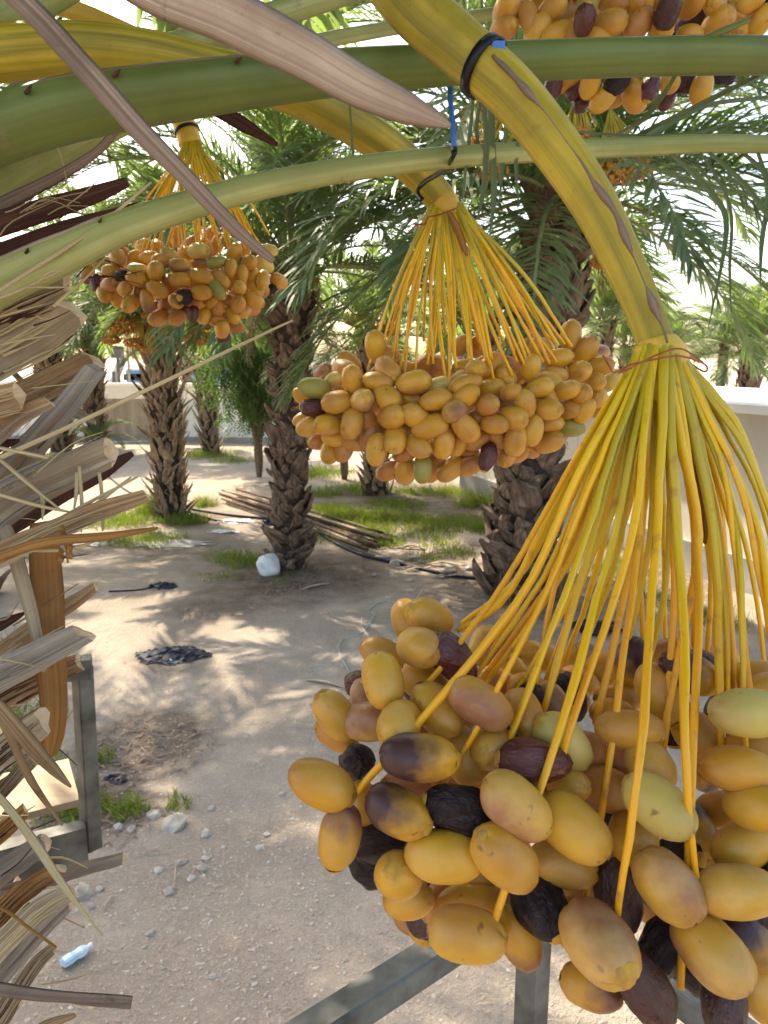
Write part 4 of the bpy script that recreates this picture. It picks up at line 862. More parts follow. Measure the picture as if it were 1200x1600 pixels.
stub([(40,600,1.0,10),(70,618,1.0,22),(110,640,1.0,24),(146,662,1.0,8)], 'stub', 2.35, .5, None)
stub([(-60,715,.86,40),(-10,680,.86,38),(30,650,.86,34),(78,632,.86,22)], 'stub_brown', 2.25, .0)
stub([(-70,850,.80,88),(0,792,.80,76),(60,757,.80,66),(120,730,.80,60),(170,708,.80,52)], 'stub', 2.12)
dry('bract', [(-40,850,.88,30),(30,812,.88,32),(110,762,.88,30),(160,735,.88,26),(207,708,.88,8)], STUB, 'maroon', root=root_at(2.1,.1))
stub([(-60,900,.76,40),(0,868,.76,40),(100,820,.76,36),(170,795,.76,32),(232,774,.76,22)], 'stub_brown', 2.05, -.3)
dry('dry_leaflet', [(-50,885,.73,14),(60,850,.73,17),(160,838,.73,14),(245,826,.73,4)], STUB, 'bract', root=root_at(2.0,-.4))
dry('bract', [(62,815,.82,30),(68,850,.82,44),(72,930,.82,50),(80,1020,.82,46),(84,1100,.82,40),(80,1150,.82,36),(76,1182,.82,14)], [(-.5,0),(-.3,-.2),(0,-.26),(.3,-.16),(.5,0),(.3,.06),(0,-.02),(-.3,.06)], 'bract', sub=7)
dry('dry_leaflet', [(5,820,.80,22),(20,860,.80,24),(36,920,.80,22),(56,990,.80,18),(70,1050,.81,8)], BLADE, 'stub')
stub([(-60,1075,.77,66),(0,1052,.77,58),(60,1024,.77,52),(128,988,.77,40)], 'stub_grey', 1.9)
stub([(-60,1050,.86,40),(0,1022,.86,36),(70,968,.86,30),(110,945,.86,26),(150,918,.86,16)], 'stub_brown', 1.95, .2)
stub([(-60,1130,.86,52),(0,1095,.86,50),(60,1064,.86,44),(122,1036,.86,30)], 'stub_brown', 1.85, .1)
stub([(-60,1245,.76,58),(-10,1190,.76,56),(30,1158,.76,54),(68,1128,.76,46)], 'stub', 1.72)
stub([(-50,1310,.80,26),(-10,1255,.80,24),(20,1218,.80,24),(46,1186,.80,22)], 'stub', 1.68)
dry('dry_leaflet', [(-40,1060,.70,8),(0,1108,.70,20),(50,1168,.70,24),(85,1203,.70,17),(112,1230,.70,3)], BLADE, 'stub_brown', root=root_at(2.0,-.6))
dry('dry_leaflet', [(-30,1075,.72,10),(10,1140,.72,13),(50,1220,.72,12),(97,1290,.72,3)], BLADE, 'stub_brown')
dry('dry_leaflet', [(-30,1215,.66,10),(10,1258,.66,12),(60,1325,.66,14),(92,1372,.66,12),(130,1425,.66,5),(160,1462,.66,2)], BLADE, 'straw')
stub([(-60,1345,.85,34),(-10,1310,.85,30),(20,1285,.85,28),(42,1265,.85,22)], 'bract', 1.55, .2)
stub([(-60,1430,.82,46),(-10,1372,.82,44),(30,1345,.82,42),(70,1318,.82,34)], 'stub_grey', 1.5, .1)
stub([(-60,1500,.72,44),(-10,1440,.72,42),(40,1390,.72,38),(92,1358,.72,26)], 'bract', 1.42, -.3)
stub([(-60,1545,.70,48),(0,1478,.70,44),(60,1420,.70,40),(108,1392,.70,30)], 'stub', 1.35, -.3)
stub([(-60,1590,.74,40),(-10,1538,.74,36),(50,1466,.74,30),(110,1412,.74,22)], 'stub_grey', 1.3, -.2)
stub([(-60,1670,.78,34),(0,1590,.78,34),(50,1510,.78,26),(80,1480,.78,18)], 'stub', 1.2, .0)
stub([(-50,1405,.92,28),(40,1385,.92,26),(120,1360,.92,24),(195,1336,.92,20)], 'stub_grey', 1.45, .3)
dry('dry_leaflet', [(-60,1542,.62,22),(0,1546,.62,20),(80,1555,.62,17),(205,1563,.62,10)], BLADE, 'dryleaf', root=root_at(1.55,-.8))
dry('dry_leaflet', [(80,1558,.62,10),(140,1568,.62,9),(203,1574,.62,8)], BLADE, 'dryleaf')
dry('dry_leaflet', [(30,1640,.70,24),(70,1605,.70,18),(118,1586,.70,6)], BLADE, 'stub_brown')
dry('twig', [(-20,1412,.64,5),(10,1424,.64,5),(45,1452,.64,5),(88,1482,.64,4)], circle(6), 'bract')
for (a, b_) in [((124,728),(127,832)), ((155,738),(158,795)), ((120,738),(115,800)), ((65,775),(66,812)), ((158,800),(160,830))]:
    dry('straw_strip', [(a[0],a[1],.78,5), ((a[0]+b_[0])/2+2,(a[1]+b_[1])/2,.78,6), (b_[0],b_[1],.78,2)], BLADE, 'straw', wob=0)
for (a, m_, b_) in [((0,718),(40,752),(96,798)), ((-10,770),(60,790),(110,800)), ((40,860),(110,858),(160,840)), ((0,700),(60,712),(75,716)), ((60,830),(130,790),(215,745)), ((80,840),(160,780),(205,745)), ((-10,470),(40,450),(100,420))]:
    dry('straw_strip', [(a[0],a[1],.77,6), (m_[0],m_[1],.77,6), (b_[0],b_[1],.77,3)], circle(6), 'straw', wob=0, sub=4)
r = random.Random(71)
for i in range(46):
    y0 = r.uniform(430, 1560); x0 = r.uniform(-40, 70); dx = r.uniform(25, 110); dy = -dx*r.uniform(-.5, .9); dd = r.uniform(.74,.92)
    dry('fibre', [(x0,y0,dd,r.uniform(1.5,3.5)), (x0+dx*.5, y0+dy*.5+r.uniform(-8,8), dd, r.uniform(1.5,3.5)), (x0+dx, y0+dy+r.uniform(-14,14), dd, 1)], circle(4), r.choice(['straw','straw','maroon','stub_brown']), wob=.003, sub=4)
for i in range(14):
    y0 = r.uniform(560, 1560); x0 = r.uniform(-60, 10); dx = r.uniform(50, 120); dy = -dx*r.uniform(.1, .8); dd = r.uniform(.86,.98)
    dry('dry_leaflet', [(x0,y0,dd,16), (x0+dx*.5, y0+dy*.5, dd, 20), (x0+dx, y0+dy, dd, 4)], BLADE, r.choice(['maroon','bract','stub_brown','dryleaf']), wob=.004, sub=4)
# shrivelled little fruit stem hanging from the dry bases
o = dry('fruit_stem', [(98,822,.74,3),(102,850,.74,4),(106,880,.74,3)], circle(5), 'bract', wob=0)
for i in range(9):
    q = P(102+r.uniform(-7,9), 826+i*6, .74+r.uniform(-.008,.008)); mb = MB(); s = .0035; mb.sweep([q-Vector((0,0,s)), q, q+Vector((0,0,s))], [s*.8, s*2, s*.8], circle(6)); mb.build('fruit', M['bract'], o)

# ------------------------------------------------------------------ date bunches
def date_mesh(name, seed, wrinkle, skin):
    """one date, 1 unit wide, 1.5 long, axis X; calyx at -X"""
    r = random.Random(seed); nl, ns = 16, 22; mb = MB(); vs = []; W = .033; Lh = .0495/2
    ridge = [(r.random()*6.28, r.uniform(.5,1)) for _ in range(7)]
    ex = r.uniform(2.15,2.5); off = r.uniform(-.06,.10)
    for i in range(nl+1):
        u = -math.cos(math.pi*i/nl); x = u*Lh
        rr = (max(0, 1-abs(u)**ex))**(1/ex*1.05)*(1-off*u)*W/2
        for j in range(ns):
            a = 2*math.pi*j/ns; q = Vector((math.cos(a)*2.0, math.sin(a)*2.0, u*1.6+seed*5)); k = 1+.035*mnoise.noise(q)
            if wrinkle:
                fold = sum(am*math.cos(a*(5+m_)+ph+1.5*math.sin(u*3+ph)) for m_, (ph, am) in enumerate(ridge))/7
                k *= 1+wrinkle*fold*(1-abs(u)**3)+wrinkle*.9*mnoise.noise(Vector((math.cos(a)*3.5, math.sin(a)*3.5, u*1.5+seed)))
            vs.append((x+.002*mnoise.noise(q*1.3), rr*k*math.cos(a), rr*k*math.sin(a)))
    fs = [(i*ns+j, (i+1)*ns+j, (i+1)*ns+(j+1) % ns, i*ns+(j+1) % ns) for i in range(nl) for j in range(ns)]
    mb.add(vs, fs, 0)
    # calyx: a small three-lobed cap
    cv = [(-Lh*1.05,0,0)]; n = 12
    for j in range(n):
        a = 2*math.pi*j/n; q = .0046*(1+.12*math.cos(3*a)); cv.append((-Lh*1.03, q*math.cos(a), q*math.sin(a)))
    for j in range(n):
        a = 2*math.pi*j/n; q = .0072*(1+.10*math.cos(3*a)); cv.append((-Lh*.935, q*math.cos(a), q*math.sin(a)))
    mb.add(cv, [(0, 1+(j+1) % n, 1+j) for j in range(n)]+[(1+j, 1+(j+1) % n, 1+n+(j+1) % n, 1+n+j) for j in range(n)], 1)
    return mb.mesh(name, [skin, M['calyx']])
DMESH = {}
for k_, mt in DM.items():
    wr = {'D': .26, 'M': .10, 'R': .20, 'H': .025}.get(k_, 0)
    DMESH[k_] = [date_mesh('date_%s_%d' % (mt.name, i), i*13+ord(k_), wr, mt) for i in range(4)]
def place_date(parent, px, py, L, W, ang, typ, d, r, flip=None):
    k = 1.5; W = max(W, L/1.75); q = (L/W)**2
    ct2 = max(0, min(1, (q-1)/(k*k-1))); tilt = math.acos(math.sqrt(ct2))
    if tilt > 1.25: tilt = 1.25
    sl = max(1.0, L/W/k)
    wm = W*d/FPX; a = R_(ang); dv = (RV*math.cos(a)+UV_*math.sin(a))*math.cos(tilt)+FV*math.sin(tilt)*(1 if r.random() < .3 else -1)
    if flip is None: flip = r.random() < .5
    if flip: dv = -dv
    y = dv.cross(FV); y = y.normalized() if y.length > 1e-3 else UV_.copy(); z = dv.cross(y).normalized(); y = z.cross(dv)
    ro = Matrix((dv.normalized(), y, z)).transposed() @ Matrix.Rotation(r.random()*6.28, 3, 'X')
    s = wm/.033; Mx = Matrix.Translation(P(px, py, d)) @ ro.to_4x4() @ Matrix.Diagonal((s*sl, s, s, 1))
    o = bpy.data.objects.new('date', DMESH[typ][r.randrange(4)]); col.objects.link(o); setp(o, parent); o.matrix_basis = Mx
    return o
def strand(parent, pts, w0, w1, seed=0, knob=True):
    r = random.Random(seed); pth, wsx = catmull(pts, [w0+(w1-w0)*i/(len(pts)-1) for i in range(len(pts))], 5)
    n = len(pth); pth = [p+Vector(mnoise.noise_vector(p*9+Vector((seed,0,0))))*.0032+Vector(mnoise.noise_vector(p*38+Vector((seed,0,0))))*.0011*min(1, 3*i/n) for i, p in enumerate(pth)]
    if knob: wsx = [q*(1+(.6*max(0, mnoise.noise(p*85)-.1) if i > n*.6 else .04*mnoise.noise(p*30))) for i, (q, p) in enumerate(zip(wsx, pth))]
    mb = MB(); mb.sweep(pth, wsx, [(-.55,0),(-.36,-.30),(.12,-.40),(.5,-.22),(.55,.12),(.2,.36),(-.34,.30)]); return mb.build('strand', M['strand'], parent)
# ---- front bunch
fb = empty('date_bunch', P(1010, 900, .62), 'big bunch of large yellow and dark dates hanging over the steel guard rail', 'date bunch')
FRONT = [(671,964,72,52,-25,'Y',.62),(636,969,60,45,-70,'Y',.68),(657,1012,64,58,0,'Y',.58),(706,1028,88,54,-47,'R',.575),(601,1025,75,48,-30,'Y',.66),(599,1065,78,58,-75,'Y',.56),(564,1073,50,36,-30,'R',.69),(573,1092,55,45,-60,'P',.65),(526,1118,82,54,-50,'Y',.58),(526,1148,66,42,-30,'B',.63),(575,1128,76,56,10,'P',.57),(624,1132,65,62,40,'Y',.53),(664,1065,72,54,-20,'Y',.60),(683,1109,84,62,-45,'Y',.55),
(655,1183,112,68,-5,'H',.505),(558,1194,62,50,75,'D',.585),(503,1226,100,66,-25,'Y',.52),(531,1308,96,60,78,'T',.52),(570,1259,64,46,-70,'Y',.56),(622,1268,97,68,-20,'H',.505),(594,1312,88,55,10,'D',.55),(578,1358,58,46,-10,'D',.58),(624,1369,80,67,-70,'Y',.52),(638,1407,74,52,20,'Y',.555),(694,1337,112,76,5,'Y',.50),(634,1227,70,42,0,'B',.58),(717,1264,106,66,-12,'D',.505),(806,1259,115,76,-42,'P',.485),(791,1341,116,78,-48,'Y',.485),(895,1293,112,78,-38,'Y',.50),(880,1352,102,62,-12,'Y',.53),(843,1412,90,70,-55,'D',.52),
(743,1373,68,42,15,'Y',.57),(735,1408,92,52,5,'Y',.56),(731,1460,108,76,5,'Y',.505),(812,1466,92,60,-65,'T',.53),(690,1406,70,50,40,'B',.58),(749,1099,102,62,-33,'P',.53),(818,1114,62,54,-70,'Y',.56),(771,1168,66,61,0,'Y',.54),(834,1190,108,62,-5,'R',.515),(880,1159,98,64,-45,'G',.54),(919,1179,72,58,-60,'B',.58),(726,1179,88,60,-65,'Y',.55),(758,1008,56,45,60,'P',.74),(791,1003,46,36,80,'B',.78),(819,1021,56,39,10,'Y',.75),(800,1049,56,42,-55,'Y',.69),(776,1066,62,42,-20,'B',.65),(826,1077,62,46,-20,'Y',.64),(865,1101,68,46,-60,'P',.62),(895,1094,58,46,-30,'Y',.66),(852,1029,60,41,-10,'Y',.75),(908,1027,52,41,20,'H',.80),(901,1066,62,38,-10,'Y',.71),(945,1045,58,54,0,'Y',.74),
(1031,1084,92,62,-65,'Y',.58),(1079,1051,92,55,-28,'H',.575),(983,1140,97,56,-5,'Y',.54),(1014,1192,70,62,-60,'P',.53),(1090,1149,78,60,-50,'Y',.58),(1168,1114,108,70,0,'G',.505),(1150,1201,112,60,-5,'Y',.51),(1175,1058,78,48,10,'Y',.61),(1195,1078,76,48,10,'Y',.58),(1044,1018,66,36,10,'P',.71),(964,1092,66,41,-5,'Y',.65),(955,1113,62,40,0,'Y',.61),(1130,1035,60,45,70,'Y',.69),(1029,1259,97,74,-35,'G',.495),(990,1303,74,70,20,'Y',.535),(1044,1384,120,80,-50,'P',.485),(1150,1393,118,75,0,'P',.485),(1163,1322,98,66,15,'Y',.52),(1184,1262,76,66,10,'Y',.50),(945,1232,82,62,-10,'B',.555),(1081,1300,82,66,-70,'H',.565),(1061,1339,64,54,30,'D',.555),(966,1395,112,62,-80,'M',.53),(1010,1400,82,50,-70,'B',.575),(1128,1265,64,52,40,'Y',.58),
(936,1472,100,94,-30,'P',.475),(897,1442,64,52,60,'Y',.525),(924,1541,80,62,10,'T',.515),(1008,1544,122,68,-58,'M',.485),(1035,1478,96,62,65,'D',.52),(1113,1487,108,84,-45,'P',.482),(1167,1472,102,66,-40,'H',.51),(1131,1570,88,64,80,'M',.50),(1190,1552,94,62,-55,'Y',.515),(1182,1442,72,48,10,'M',.535),(1086,1520,74,50,-30,'D',.55),(1205,1515,80,56,60,'D',.53),(888,1226,58,50,20,'Y',.54),(1176,1168,74,52,20,'Y',.545),(966,1188,64,48,-20,'B',.575),(1108,1350,64,50,0,'Y',.57),(900,1400,84,52,80,'B',.58),(850,1240,60,50,-30,'B',.56),(760,1220,70,50,-60,'B',.57),(940,1340,80,55,-40,'B',.57)]
r = random.Random(51)
for (px, py, L, W, a, ty, d) in FRONT: place_date(fb, px, py, L*1.10, W*1.10, a, ty, d, r, flip={'H': a < 0, 'T': False}.get(ty))
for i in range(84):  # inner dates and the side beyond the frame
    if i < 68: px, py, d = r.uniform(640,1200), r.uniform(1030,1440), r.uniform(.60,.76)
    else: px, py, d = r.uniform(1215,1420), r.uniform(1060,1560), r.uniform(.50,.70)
    s = .50/d; place_date(fb, px, py, r.uniform(95,112)*s, 70*s, r.uniform(-90,90), r.choice('BMDMDH' if d > .6 and px < 1200 else 'YYYBPHD'), d, r)  # inner dates take mostly dark skins, painting shade into the gaps
stalk_l = [(-150,-190,1.0,70),(150,-270,.92,80),(400,-210,.82,88),(560,-90,.74,92),(650,12,.70,90),(722,76,.68,85),(800,145,.66,80),(870,232,.645,76),(930,322,.635,70),(975,412,.63,62),(1005,482,.625,56),(1027,545,.62,56)]
_, FSP, FSW = px_part('stalk', stalk_l, ROUND, [M['stalk']], fb, 7, root=root_at(3.0,-.3), rootw=.05)
# the dry mauve edge running down the stalk
pts = [P(x, y, d) for x, y, d in [(770,85,.645),(828,150,.625),(895,235,.61),(952,322,.60),(990,405,.597),(1022,480,.597),(1042,535,.597)]]
pth, wsx = catmull(pts, [.004,.008,.008,.009,.009,.008,.004], 6); mb = MB(); mb.sweep(wobble(pth, .002, 40), [q*max(.12, .35+1.5*mnoise.noise(p*34)) for q, p in zip(wsx, pth)], [(-.5,0),(0,-.3),(.5,0),(0,.3)], side=facing); mb.build('dry_edge', M['dryleaf'], fb)
# collar where the strands leave the stalk
mb = MB(); pth, wsx = catmull([P(1026,530,.62), P(1030,548,.62), P(1036,566,.62), P(1045,600,.625), P(1062,650,.63), P(1080,720,.64), P(1095,800,.65)], [.030,.040,.041,.034,.026,.018,.008], 4); mb.sweep(pth, wsx, circle(12, .5, .5)); mb.build('collar', M['stalk_orange'], fb)
dry_b = [(1050,600,.60,10),(1066,660,.60,20),(1085,740,.60,24),(1096,810,.60,20),(1102,850,.60,4)]
px_part('bract', dry_b, BLADE, [M['bract']], fb, 6)
ST = [ # strand ends and a middle point: (start x), mid (x,y), end (x,y,d)
 (992,(830,905),(535,1268,.525)),(985,(790,905),(640,1110,.56)),(988,(800,920),(712,985,.62)),(990,(820,890),(722,975,.66)),(1000,(870,890),(696,1222,.53)),(996,(850,900),(738,1062,.62)),(1000,(880,880),(748,1066,.63)),(1004,(890,880),(757,1068,.62)),(1008,(905,880),(787,1172,.53)),(1002,(880,860),(835,1092,.61)),(1010,(915,880),(848,1122,.575)),(1012,(925,870),(852,1066,.68)),(1006,(900,870),(870,1078,.65)),(1016,(985,850),(880,1186,.51)),(1014,(950,880),(764,1476,.50)),(1010,(935,880),(872,1060,.72)),(1018,(960,880),(892,1070,.69)),
 (1020,(985,880),(930,1132,.58)),(1022,(990,890),(915,1412,.535)),(1036,(1025,880),(964,1440,.478)),(1030,(1010,880),(960,1085,.66)),(1028,(1000,870),(1002,1050,.70)),(1046,(1062,900),(1089,1380,.485)),(1040,(1090,880),(1033,1172,.55)),(1044,(1045,890),(1010,1060,.66)),(1052,(1095,880),(1066,1540,.50)),(1056,(1118,860),(1124,1180,.55)),(1058,(1128,880),(1136,1185,.555)),(1060,(1135,870),(1150,1085,.60)),(1054,(1110,860),(1100,1070,.64)),(1062,(1150,860),(1160,1050,.66)),(1066,(1180,830),(1215,1080,.58)),(1070,(1195,800),(1260,1060,.60)),(1072,(1185,740),(1300,1090,.56)),(1064,(1165,850),(1195,1050,.68)),(1074,(1175,720),(1330,1150,.55)),(1068,(1170,810),(1230,1180,.53)),(1048,(1100,820),(1115,1030,.70)),(1050,(1085,840),(1085,1030,.72)),(1024,(975,820),(905,1010,.76)),(1032,(1000,830),(955,1010,.76)),(1034,(1040,830),(1040,1010,.75)),(998,(905,800),(818,1010,.76)),(1064,(1140,780),(1180,1180,.545)),(1058,(1125,800),(1145,1010,.72)),(1038,(1055,860),(1035,1180,.56)),(1012,(945,830),(800,1085,.60)),(990,(890,780),(765,1020,.70)),(1070,(1190,850),(1240,1300,.52)),(1062,(1150,820),(1172,1300,.54))]
for i, (x0, (mx, my), (ex_, ey, ed)) in enumerate(ST):
    side_ = (x0-1030)/45.0; front = 1 if ed < .6 else (-.2 if ed < .68 else -1)
    d0 = .62-.022*front*math.sqrt(max(0, 1-side_*side_)); k = .35
    s0 = P(1030+side_*34, 540+4*abs(side_), .62-.010*front); s1 = P(1030+side_*44, 566+5*abs(side_), d0)
    dm = d0+(ed-d0)*(my-566)/(ey-566)
    pts = [s0, s1, P(mx, my, dm), P(ex_, ey, ed)]
    if ey > 1200:
        f_ = .55; ax_, ay = mx+(ex_-mx)*f_, my+(ey-my)*f_; pts.insert(3, P(ax_+(6 if ex_ < 1000 else -2), ay, min(ed, dm+(ed-dm)*f_)-.004))
    pts.insert(2, s1.lerp(pts[2], .45)+Vector((0,0,.006)))
    strand(fb, pts, .0080*random.Random(i).uniform(.7,1.45), .0046*random.Random(i+9).uniform(.85,1.2), i)
# ---- middle bunch
mbn = empty('date_bunch', P(695, 450, 1.05), 'wide bunch of orange yellow dates hanging in front of two palm trunks', 'date bunch')
MID = [(588,543,44,32,-80,'Y',0),(605,578,45,33,-60,'Y',0),(611,557,35,25,-60,'Y',1),(545,565,35,25,-35,'Y',2),(538,578,40,30,-30,'Y',1),(506,582,30,26,20,'P',2),(512,590,28,20,30,'B',2),(523,593,32,22,20,'G',1),(552,595,43,33,-75,'Y',0),(491,607,46,32,-8,'O',0),(473,620,30,22,-35,'Y',1),(490,637,40,25,-5,'R',0),(592,597,46,29,-10,'Y',0),(527,628,46,33,5,'Y',0),(566,626,35,33,10,'P',0),(605,620,48,34,-50,'Y',0),(646,598,52,34,10,'Y',0),(525,650,34,20,-10,'B',1),(550,662,48,32,75,'Y',0),(573,655,40,28,-60,'B',1),(613,651,39,36,0,'Y',0),(482,667,38,28,15,'Y',0),(475,655,34,22,20,'Y',1),(513,664,40,30,5,'Y',0),(522,685,36,25,-15,'Y',1),(577,683,42,30,60,'B',1),(618,685,44,33,80,'Y',0),(589,703,46,32,80,'Y',0),(516,705,38,28,80,'Y',1),(537,705,33,26,60,'B',1),(553,690,40,28,-20,'B',1),(607,736,38,27,20,'B',1),(633,736,38,34,80,'Y',1),(660,733,41,27,88,'O',0),(705,733,48,30,35,'Y',1),(676,735,36,28,60,'B',2),(687,602,40,25,15,'G',1),(680,625,48,30,15,'Y',0),(718,592,32,22,30,'G',1),(728,600,48,27,20,'Y',0),(727,620,44,32,35,'Y',0),(712,642,42,34,35,'P',0),(727,668,48,34,-45,'Y',0),(672,667,54,34,18,'Y',0),(648,650,44,34,-25,'Y',0),(640,625,36,24,-20,'Y',1),(680,644,38,26,-5,'Y',1),(693,694,44,31,80,'Y',0),(653,697,42,32,-40,'Y',0),(715,693,40,27,70,'Y',1),(762,633,33,31,0,'B',0),(743,657,33,29,40,'B',1),(773,663,40,29,-10,'Y',0),(747,687,44,27,25,'B',1),(762,714,44,25,75,'R',0),(780,685,36,28,-30,'B',1),(733,728,38,28,20,'B',1),(767,607,42,29,5,'Y',1),(788,590,36,28,-50,'Y',1),(765,573,48,30,45,'Y',1),(742,578,30,28,0,'Y',0),(723,575,34,26,20,'Y',2),(683,572,40,31,-30,'B',2),(633,577,32,26,0,'P',2),(663,572,34,28,40,'B',2),(693,590,36,24,10,'B',2),(745,541,30,24,80,'B',4),(720,540,30,24,50,'P',4),(633,708,38,25,20,'B',1),(678,717,34,26,-20,'B',2),(892,525,46,30,85,'Y',0),(914,547,43,32,50,'Y',0),(872,560,44,28,8,'Y',0),(903,582,34,29,25,'Y',0),(937,572,40,28,10,'Y',0),(935,553,36,26,20,'P',2),(927,598,32,30,0,'Y',0),(952,595,36,28,40,'G',1),(868,585,38,22,-5,'Y',1),(837,548,38,28,80,'Y',1),(818,547,30,26,60,'B',2),(830,575,36,27,80,'Y',0),(852,545,32,26,-30,'G',3),(860,597,40,28,-30,'Y',1),(842,607,44,28,20,'Y',0),(885,610,38,27,15,'Y',0),(907,618,32,30,60,'Y',0),(933,622,34,29,30,'Y',1),(887,640,36,29,-5,'Y',1),(913,642,38,27,60,'Y',0),(790,590,36,30,-40,'Y',1),(798,613,31,25,10,'Y',0),(797,573,34,26,-30,'B',2),(821,632,41,30,-75,'Y',0),(800,653,43,34,-20,'Y',0),(855,640,41,31,-8,'Y',0),(860,662,38,24,5,'Y',1),(832,673,46,31,80,'Y',0),(806,687,46,32,82,'Y',0),(858,690,40,32,15,'Y',1),(892,668,38,27,-10,'O',1),(858,622,34,26,-40,'Y',1),(792,712,36,27,60,'B',1),(808,708,36,28,30,'B',2),(828,700,34,26,-40,'B',2),(778,668,36,28,20,'B',2),(945,640,34,27,60,'Y',1),(570,610,36,26,20,'B',2),(630,640,36,26,40,'B',2),(600,670,36,28,0,'B',2),(640,672,36,28,60,'B',2),(700,660,38,28,-30,'B',2),(560,640,34,26,0,'B',2),(500,690,34,24,10,'B',2),(790,635,36,28,-20,'B',2),(815,655,36,28,50,'B',2),(838,640,34,26,30,'B',2),(870,680,36,28,70,'B',2),(730,705,36,26,-30,'B',2),(655,615,34,24,40,'B',2),(700,620,34,26,20,'B',2)]
r = random.Random(52)
for (px, py, L, W, a, ty, lay) in MID:
    rad = 1-((px-695)/250)**2-((py-640)/120)**2; d = 1.13-.13*math.sqrt(max(0, rad))+lay*.028-.006*r.random()
    place_date(mbn, px, py, L*1.1, W*1.1, a, ty, d, r)
for i in range(60):
    a = r.random()*6.28; q = math.sqrt(r.random()); place_date(mbn, 695+200*q*math.cos(a), 635+70*q*math.sin(a), 42, 28, r.uniform(-90,90), r.choice('YYB'), r.uniform(1.12,1.28), r)
px_part('stalk', [(-120,95,.78,80),(0,83,.78,82),(120,76,.80,76),(230,86,.83,72),(330,108,.87,66),(420,132,.91,64),(500,165,.95,63),(600,226,1.0,58),(655,273,1.03,52),(692,316,1.05,47)], ROUND, [M['stalk']], mbn, 7, root=root_at(2.9,.4), rootw=.055)
mb = MB(); pth, wsx = catmull([P(686,306,1.05), P(694,322,1.05), P(702,338,1.05), P(712,370,1.05), P(725,420,1.055)], [.038,.043,.040,.026,.008], 4); mb.sweep(pth, wsx, circle(12)); mb.build('collar', M['stalk_orange'], mbn)
r = random.Random(61)
for i in range(60):
    t_ = (i+.5)/60; side_ = t_*2-1; back = (i % 3 == 2); ex_ = 572+318*t_+r.uniform(-14,14); ey = r.uniform(545,600) if not back else r.uniform(520,560)
    if t_ > .85: ey = r.uniform(530,575)
    if i % 7 == 3: ey += 30
    ed = 1.05+(.10 if back else -.03)+.06*side_**2; d0 = 1.05+(.014 if back else -.016)
    s0 = P(694+side_*18, 318, 1.05); s1 = P(699+side_*33, 334+r.uniform(-3,8), d0); e_ = P(ex_, ey, ed)
    m_ = s1.lerp(e_, .5)+RV*(side_*.004+r.uniform(-.010,.010))
    strand(mbn, [s0, s1, m_, e_], .0066, .0036, 200+i, False)
px_part('bract', [(700,330,1.02,6),(712,352,1.02,12),(724,384,1.02,10),(730,400,1.02,3)], BLADE, [M['bract']], mbn, 5)
